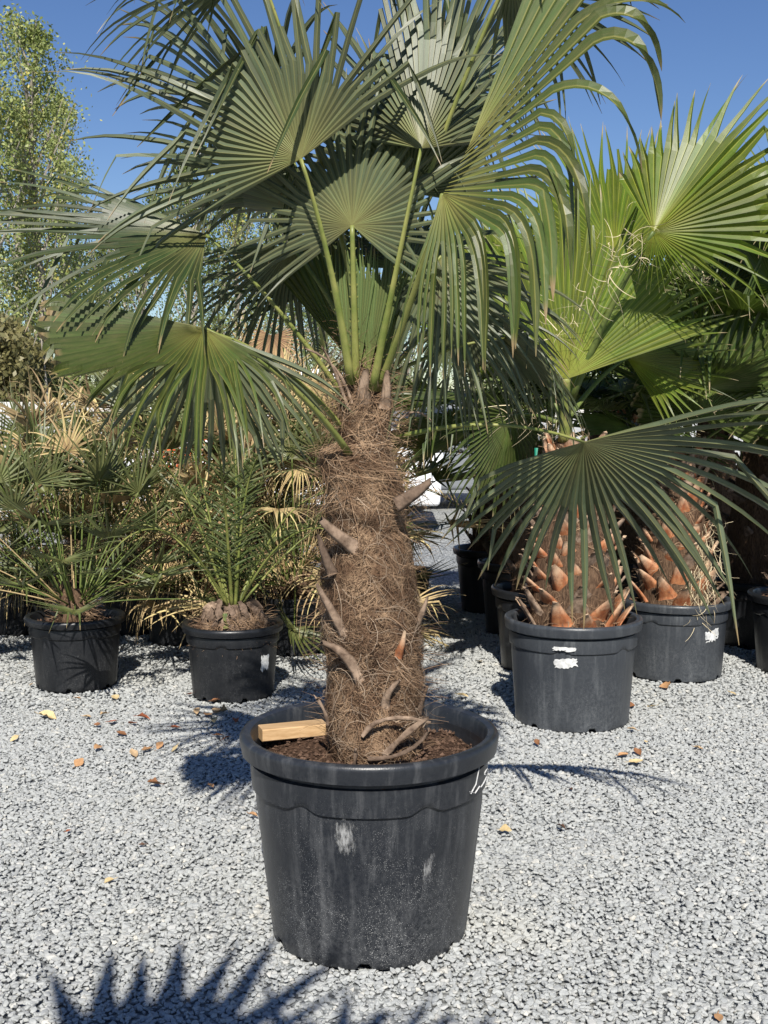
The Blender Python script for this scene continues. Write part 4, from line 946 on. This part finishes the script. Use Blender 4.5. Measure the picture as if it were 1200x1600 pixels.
LV = [
 (49, 1070, 13, 'tan', 'tan dry leaf against the front of the leftmost black tub'),
 (74, 1120, 24, 'yellow', 'large yellow-tan dry leaf alone at far left below the leftmost tub'),
 (96, 1076, 12, 'brown', 'brown scrap touching the foot of the leftmost tub'),
 (121, 1091, 12, 'orange', 'orange dry leaf just below the leftmost tub'),
 (135, 1120, 15, 'tan', 'tan curled leaf below the middle of the leftmost tub'),
 (162, 1116, 11, 'tan', 'small pale leaf between the tan and the reddish one'),
 (180, 1089, 15, 'yellow', 'yellow leaf right of the foot of the leftmost tub'),
 (176, 1127, 13, 'red', 'small reddish leaf left of the two redder ones'),
 (152, 1133, 11, 'brown', 'dark brown curled leaf below the tan one at left'),
 (206, 1130, 14, 'red', 'flat rust red leaf beside the upright red one'),
 (224, 1122, 18, 'red', 'upright bright rust red leaf between the two left tubs'),
 (190, 1146, 17, 'brown', 'brown crumpled leaf below the reddish ones'),
 (152, 1168, 14, 'orange', 'ochre curled leaf left of the pair of tan leaves'),
 (22, 1154, 13, 'yellow', 'ochre leaf nearest the left edge'),
 (124, 1191, 18, 'orange', 'orange tan leaf farthest down among the left group'),
 (209, 1177, 22, 'tan', 'long tan leaf, left one of the touching pair'),
 (229, 1172, 22, 'orange', 'wide orange tan leaf, right one of the touching pair'),
 (250, 1165, 17, 'orange', 'orange leaf standing up right of the touching pair'),
 (273, 1170, 13, 'yellow', 'small pale yellow leaf at the edge of the fan shadow'),
 (240, 1224, 19, 'brown', 'lone brown leaf left of the fan shadow'),
 (275, 1137, 16, 'red', 'reddish leaf in front of the date palm tub'),
 (308, 1111, 18, 'tan', 'tan leaf on the left of the heap before the date palm tub'),
 (324, 1116, 22, 'orange', 'orange leaf in the middle of the heap before the date palm tub'),
 (345, 1112, 24, 'tan', 'big pointed tan leaf on the right of the heap before the date palm tub'),
 (331, 1127, 20, 'yellow', 'pale yellow leaf lowest in the heap before the date palm tub'),
 (334, 1096, 16, 'brown', 'brown leaf leaning on the date palm tub'),
 (368, 1126, 16, 'red', 'red leaf near the left rim of the big tub'),
 (343, 1149, 15, 'brown', 'brown leaf in the shade left of the big tub'),
 (355, 1153, 12, 'red', 'reddish leaf beside the brown one by the big tub rim'),
 (296, 1085, 12, 'red', 'pinkish leaf left of the foot of the date palm tub'),
 (396, 1274, 13, 'orange', 'yellow orange leaf touching the left side of the big tub'),
 (329, 1228, 14, 'orange', 'ochre leaf inside the fan shadow'),
 (171, 1377, 17, 'yellow', 'pale tan leaf alone on the open gravel at lower left'),
 (107, 1298, 10, 'red', 'tiny pinkish scrap on the open gravel at left'),
 (222, 1320, 10, 'dark', 'tiny dark scrap above the lone pale tan leaf'),
 (723, 1087, 16, 'yellow', 'bright yellow leaf right behind the big tub'),
 (839, 1161, 14, 'brown', 'brown leaf in front of the left foot of the labelled tub'),
 (974, 1180, 17, 'orange', 'orange leaf at the tip of the stalk shadow, upper of two'),
 (994, 1191, 20, 'yellow', 'yellow-orange leaf at the tip of the stalk shadow, lower of two'),
 (996, 1175, 14, 'brown', 'rust brown leaf just above the two at the shadow tip'),
 (1009, 1159, 8, 'yellow', 'tiny bright yellow leaf above the rust brown one'),
 (985, 1103, 15, 'brown', 'brown leaf right beside the foot of the labelled tub'),
 (1018, 1104, 12, 'yellow', 'pale leaf between the two grey tubs'),
 (1040, 1072, 20, 'orange', 'orange leaf under the front of the right grey tub'),
 (1091, 1169, 13, 'tan', 'thin tan leaf alone at right of the shadow tip'),
 (790, 1298, 20, 'yellow', 'narrow yellow leaf right of the big tub'),
 (876, 1292, 15, 'dark', 'dark brown leaf with tan edge right of the narrow yellow one'),
 (893, 1233, 9, 'dark', 'tiny dark scrap below the stalk shadow'),
 (987, 1140, 13, 'tan', 'tan scrap below the right foot of the labelled tub'),
 (1123, 1590, 22, 'orange', 'curled orange tan leaf at the bottom edge, lower right'),
 (1144, 1083, 13, 'yellow', 'yellow leaf right of the grey tub with square label'),
 (750, 1034, 12, 'yellow', 'yellow leaf in the shaded aisle behind the big tub'),
]
for k, (x, y, s, c, lb) in enumerate(LV): dry_leaf(x, y, s, c, lb, 900 + k)

# ------------------------------------------------------------------ far background
def tree(x, y, h, rad, label, seed, n=9000, leafs=.04, cols=('yg', 'g'), trunk_r=.16, low=.12, name='poplar_tree', narrow=1.0, density_top=1.0):
    r_ = np.random.default_rng(seed); t = thing(name, (x, y, 0), label, 'tree', 'trees behind the low wall')
    pts = [np.array([0, 0, -.02])]; 
    for i in range(9): pts.append(pts[-1] + np.array([r_.normal(0, .08), r_.normal(0, .08), h / 9.3]))
    mb = MB(); mb.add(*tube(pts, np.linspace(trunk_r, .02, 10), 9, wob=.15)); tr = mb.build('trunk', M['tree_bark'], t, smooth=True)
    pts = np.array(pts); cl = []; br = MB()
    for k in range(46):
        f = low + (1 - low) * (k + .5) / 46 * .97; z = f * h; q = pts[min(9, int(f * 9))] * 1.0; q = np.array([q[0], q[1], z])
        a = k * 2.39996 + r_.normal(0, .3); ln = rad * (math.sin(math.pi * min(1, .22 + f * .74)) ** .8) * r_.uniform(.6, 1.15)
        d = np.array([math.cos(a), math.sin(a), r_.uniform(1.4, 2.6) * narrow]); e = q + d * ln / 1.2
        c = bez(q, q + d * ln * .4 + np.array([0, 0, -.1]), e, n=6); br.add(*tube(c, np.linspace(.035, .008, 6), 4, cap=False))
        for j in range(2, 6):
            cl.append((c[j], ln * .2 + .10))
    br.build('branches', M['tree_bark'], tr)
    cl.append((pts[-1], .3)); m = len(cl); per = n // m
    C = np.concatenate([np.tile(c, (int(per * r_.uniform(.2, 1.9)), 1)) + 0 for c, s in cl]) if False else None
    P_, S_ = [], []
    for c, s in cl:
        kk = int(per * .5 * r_.uniform(.05, 2.2) ** 1.2); P_.append(c + r_.normal(0, s * .55, (kk, 3)))
    P_ = np.concatenate(P_); k = len(P_)
    a1 = r_.normal(0, 1, (k, 3)); a1 /= np.linalg.norm(a1, axis=1)[:, None]; b1 = np.cross(a1, r_.normal(0, 1, (k, 3))); b1 /= np.linalg.norm(b1, axis=1)[:, None]
    sz = r_.uniform(.6, 1.3, (k, 1)) * leafs
    V = np.stack([P_ - a1 * sz, P_ + b1 * sz * .6, P_ + a1 * sz, P_ - b1 * sz * .6], 1).reshape(-1, 3)
    idx = np.arange(4 * k).reshape(k, 4); uv = np.repeat(r_.random((k, 1)), 4, 0); uv = np.column_stack([uv, np.full(4 * k, .5)])
    cr = mesh('crown', V, idx, TM[cols], t, None, False, uv); return t
def crown_mat(name, stops):
    s = NT(name); sep = s.n('SeparateXYZ'); s.l(s.n('TexCoord').outputs['UV'], sep.inputs[0])
    nz_ = s.noise(s.obj, .8, 3)
    v = s.math('ADD', s.math('MULTIPLY', sep.outputs[0], .6), s.math('MULTIPLY', s.step(nz_, .3, .7), .4))
    c = s.ramp(v, stops); s.l(c, s.b.inputs['Base Color']); s.b.inputs['Roughness'].default_value = .5
    tr = s.n('BsdfTranslucent'); s.l(c, tr.inputs[0]); mx = s.n('MixShader'); mx.inputs[0].default_value = .35
    s.l(s.b.outputs[0], mx.inputs[1]); s.l(tr.outputs[0], mx.inputs[2]); s.l(mx.outputs[0], s.out.inputs[0]); return s.m
TM = {('yg', 'g'): crown_mat('poplar_leaves', [(0, (.13, .18, .045)), (.45, (.26, .31, .09)), (.75, (.42, .45, .18)), (.9, (.60, .48, .10)), (1, (.68, .56, .14))]),
      'olive': crown_mat('olive_hedge_leaves', [(0, (.11, .11, .04)), (.5, (.20, .18, .07)), (.85, (.29, .25, .11)), (1, (.30, .32, .10))]),
      'green': crown_mat('green_leaves', [(0, (.09, .13, .035)), (.5, (.16, .21, .065)), (.8, (.27, .31, .10)), (1, (.46, .42, .12))])}
def at(px, Y): return ((px - CX) / F * Y, Y)
for k, (px, Y, top, rad, low, cols, nn, lab) in enumerate([
    (78, 26, 60, 1.25, .14, ('yg', 'g'), 13000, 'tall thin poplar with yellowing leaves, tallest at left'),
    (-25, 24, 75, 1.2, .14, ('yg', 'g'), 12000, 'tall poplar cut by the left edge of the photo'),
    (135, 30, 170, 1.2, .12, ('yg', 'g'), 9000, 'poplar with a yellow lower crown right of the tallest one'),
    (30, 30, 190, 1.3, .12, ('yg', 'g'), 9000, 'sparse poplar between the two tallest ones'),
    (300, 32, 262, 1.3, .1, 'green', 10000, 'green poplar top showing between the windmill palm leaves'),
    (232, 34, 330, 1.5, .05, 'green', 9000, 'lower green tree left of the central green poplar'),
    (370, 33, 300, 1.5, .05, ('yg', 'g'), 10000, 'yellow green tree right of the central green poplar'),
    (440, 34, 330, 1.6, .05, 'green', 9000, 'green tree behind the left of the windmill crown'),
    (170, 36, 400, 1.6, .03, 'green', 8000, 'low green tree behind the cut-edged fan leaf'),
    (520, 36, 460, 1.6, .03, 'green', 8000, 'low tree right behind the hairy trunk'),
    (620, 38, 480, 1.8, .03, 'green', 8000, 'low tree behind the windmill crown centre'),
    (740, 38, 500, 1.8, .03, 'green', 7000, 'low tree behind the bright fan leaves'),
    (880, 40, 500, 1.9, .03, 'green', 7000, 'low far tree behind the nearest cotton palm'),
    (1040, 40, 510, 1.9, .03, 'green', 7000, 'low far tree behind the second cotton palm'),
    (1180, 40, 520, 1.9, .03, 'green', 7000, 'low far tree at the right edge')]):
    h_ = HC + (635 - top) / F * Y; x_, y_ = at(px, Y)
    tree(x_, y_, h_, rad * .95, lab, 400 + k, int(nn * 1.7), .043, cols, trunk_r=.15 if k < 4 else .1, low=low)
def hedge(px0, px1, Y, top, lab, seed, n=15000, mat='olive'):
    r_ = np.random.default_rng(seed); x0, x1 = (px0 - CX) / F * Y, (px1 - CX) / F * Y; h_ = HC + (635 - top) / F * Y
    t = thing('hedge', ((x0 + x1) / 2, Y, 0), lab, 'hedge'); w_ = (x1 - x0) / 2
    st = MB()
    for k in range(12):
        x = r_.uniform(-w_, w_); st.add(*tube([(x, 0, 0), (x + r_.normal(0, .1), 0, h_ * .5), (x + r_.normal(0, .2), 0, h_ * .85)], [.04, .03, .01], 5))
    st.build('stems', M['tree_bark'], t)
    Q = np.column_stack([r_.uniform(-w_, w_, n), r_.normal(0, .5, n), h_ * r_.random(n) ** .8]); lump = np.array([mnoise.noise(Vector((q[0] * 1.1, 0, seed))) for q in Q])
    Q[:, 2] *= (.82 + .3 * lump); Q[:, 2] += .05
    a1 = r_.normal(0, 1, (n, 3)); a1 /= np.linalg.norm(a1, axis=1)[:, None]; b1 = np.cross(a1, r_.normal(0, 1, (n, 3))); b1 /= np.linalg.norm(b1, axis=1)[:, None]
    sz = r_.uniform(.6, 1.3, (n, 1)) * .06
    V = np.stack([Q - a1 * sz, Q + b1 * sz * .6, Q + a1 * sz, Q - b1 * sz * .6], 1).reshape(-1, 3)
    uv = np.column_stack([np.repeat(r_.random(n), 4), np.full(4 * n, .5)])
    mesh('foliage', V, np.arange(4 * n).reshape(n, 4), TM[mat], t, None, False, uv)
hedge(-160, 75, 20, 480, 'dry olive-brown hedge behind the low wall at far left', 501, 18000)
hedge(-1100, -160, 21, 500, 'olive hedge running on out of the frame behind the low wall', 505, 30000)
hedge(60, 330, 22, 545, 'dark green hedge behind the low wall, right of the olive one', 502, 18000, 'green')
hedge(320, 640, 24, 560, 'green hedge behind the white van', 503, 18000, 'green')
hedge(640, 1300, 30, 585, 'far green hedge at right behind the cotton palms', 504, 22000, 'green')

# low wall
def low_wall(px0, px1, Y, top, lab):
    x0, x1 = (px0 - CX) / F * Y, (px1 - CX) / F * Y; h_ = HC + (635 - top) / F * Y
    t = thing('low_wall', ((x0 + x1) / 2, Y, 0), lab, 'wall'); L_ = x1 - x0; n = max(1, int(L_ / 2.0)); 
    for k in range(n):
        mb = MB(); mb.box(((k + .5) * L_ / n - L_ / 2, 0, (h_ - .13) / 2 - .01), (L_ / n - .012, .2, h_ - .13)); mb.build('wall_panel', M['wall'], t)
        mb = MB(); mb.box(((k + .5) * L_ / n - L_ / 2, 0, h_ - .065), (L_ / n - .008, .28, .125)); mb.build('coping_stone', M['coping'], t)
    return t
low_wall(-1400, 340, 15.5, 628, 'low pale concrete wall with coping at far left')
low_wall(560, 1500, 21, 640, 'far grey concrete wall glimpsed behind the cotton palms')
mb = MB(); A_ = P(87, 637, 14.9); A2 = np.array([A_[0], A_[1], 0]); mb.box((0, 0, A_[2] - .0), (.12, .06, .14)); sg = thing('sign_plate', A2, 'small blank white plate on a post in front of the low wall', 'sign')
mb.build('plate', M['white_paint'], sg); mb = MB(); mb.add(*tube([(0, .04, 0), (0, .04, A_[2] + .05)], .02, 8)); mb.build('post', M['steel'], sg)

# vehicles far behind, mostly hidden
def vehicle(name, loc, rz, L, W, H, prof, wins, paint, lab, cat, wheels):
    t = thing(name, loc, lab, cat); t.rotation_euler = (0, 0, rz); n = len(prof); V = []; Wn = W / 2
    for s in (-1, 1):
        for (x, z) in prof:
            y = s * Wn * (1 if z < H * .55 else 1 - .12 * (z - H * .55) / (H * .45)); V.append((x, y, z))
    Fc = [tuple(range(n)), tuple(range(2 * n - 1, n - 1, -1))] + [(i, n + i, n + (i + 1) % n, (i + 1) % n) for i in range(n)]
    b = mesh('body', V, Fc, M[paint], t)
    bv = b.modifiers.new('b', 'BEVEL'); bv.width = .05; bv.segments = 3; bv.limit_method = 'ANGLE'; bv.angle_limit = math.radians(25)
    for q in wins:
        for s in (-1, 1):
            y = lambda z: s * (Wn * (1 - .12 * max(0, z - H * .55) / (H * .45)) + .004)
            mesh('side_window', [(x, y(z), z) for x, z in q], [tuple(range(len(q)))], M['glass_dark'], t)
    for x in wheels:
        for s in (-1, 1):
            mb = MB(); mb.add(*tube([(x, s * (Wn - .2), .32), (x, s * (Wn + .015), .32)], .32, 24)); wh = mb.build('wheel', M['black_tyre'], t)
            mb = MB(); mb.add(*tube([(x, s * (Wn + .0), .32), (x, s * (Wn + .03), .32)], .19, 18)); mb.build('rim', M['steel'], wh)
    return t
x_, y_ = at(440, 14.5)
vehicle('parked_van', (x_, y_, 0), 0, 3.8, 1.8, 1.88, [(-1.75, .3), (1.9, .3), (1.95, .9), (1.8, 1.05), (1.4, 1.15), (.85, 1.82), (.6, 1.88), (-1.72, 1.88), (-1.75, 1.7)],
        [[(.15, 1.2), (1.2, 1.2), (.75, 1.68), (.15, 1.72)]], 'white_paint', 'white van parked behind the left palms', 'van', (-1.15, 1.2))
x_, y_ = at(735, 17.5)
vehicle('parked_car', (x_, y_, 0), .25, 4.0, 1.7, 1.5, [(-2.0, .28), (2.0, .28), (2.02, .75), (1.8, .9), (.95, 1.0), (.25, 1.5), (-1.3, 1.52), (-1.85, 1.05), (-2.02, .95)],
        [[(.0, 1.02), (.75, 1.02), (.2, 1.4), (.0, 1.42)], [(-.1, 1.02), (-.1, 1.42), (-1.2, 1.42), (-1.5, 1.05)]], 'grey_paint', 'grey car glimpsed between dark leaves right of the trunk', 'car', (-1.25, 1.3))
mb = MB(); mb.box((-2.0, .55, .92), (.06, .22, .14)); mb.build('tail_light', M['red_paint'], bpy.data.objects['parked_car']); mb = MB(); mb.box((-2.0, -.55, .92), (.06, .22, .14)); mb.build('tail_light', M['red_paint'], bpy.data.objects['parked_car'])
# orange safety netting in front of the van
x_, y_ = at(330, 12.6); t = thing('safety_fence', (x_, y_, 0), 'orange-red plastic netting fence glimpsed below the white van', 'fence')
zt = HC + (635 - 612) / F * 12.6; L_ = 1.1
mb = MB()
for k in range(24): mb.box((-L_ / 2 + L_ * k / 23, 0, zt / 2 + .1), (.018, .006, zt - .2))
for k in range(26): mb.box((0, .007, .2 + (zt - .2) * k / 25), (L_, .006, .016))
mb.build('netting', M['orange_mesh'], t)
for s in (-1, 1): mb = MB(); mb.add(*tube([(s * L_ / 2, .03, 0), (s * L_ / 2, .03, zt + .05)], .02, 8)); mb.build('post', M['steel'], t)
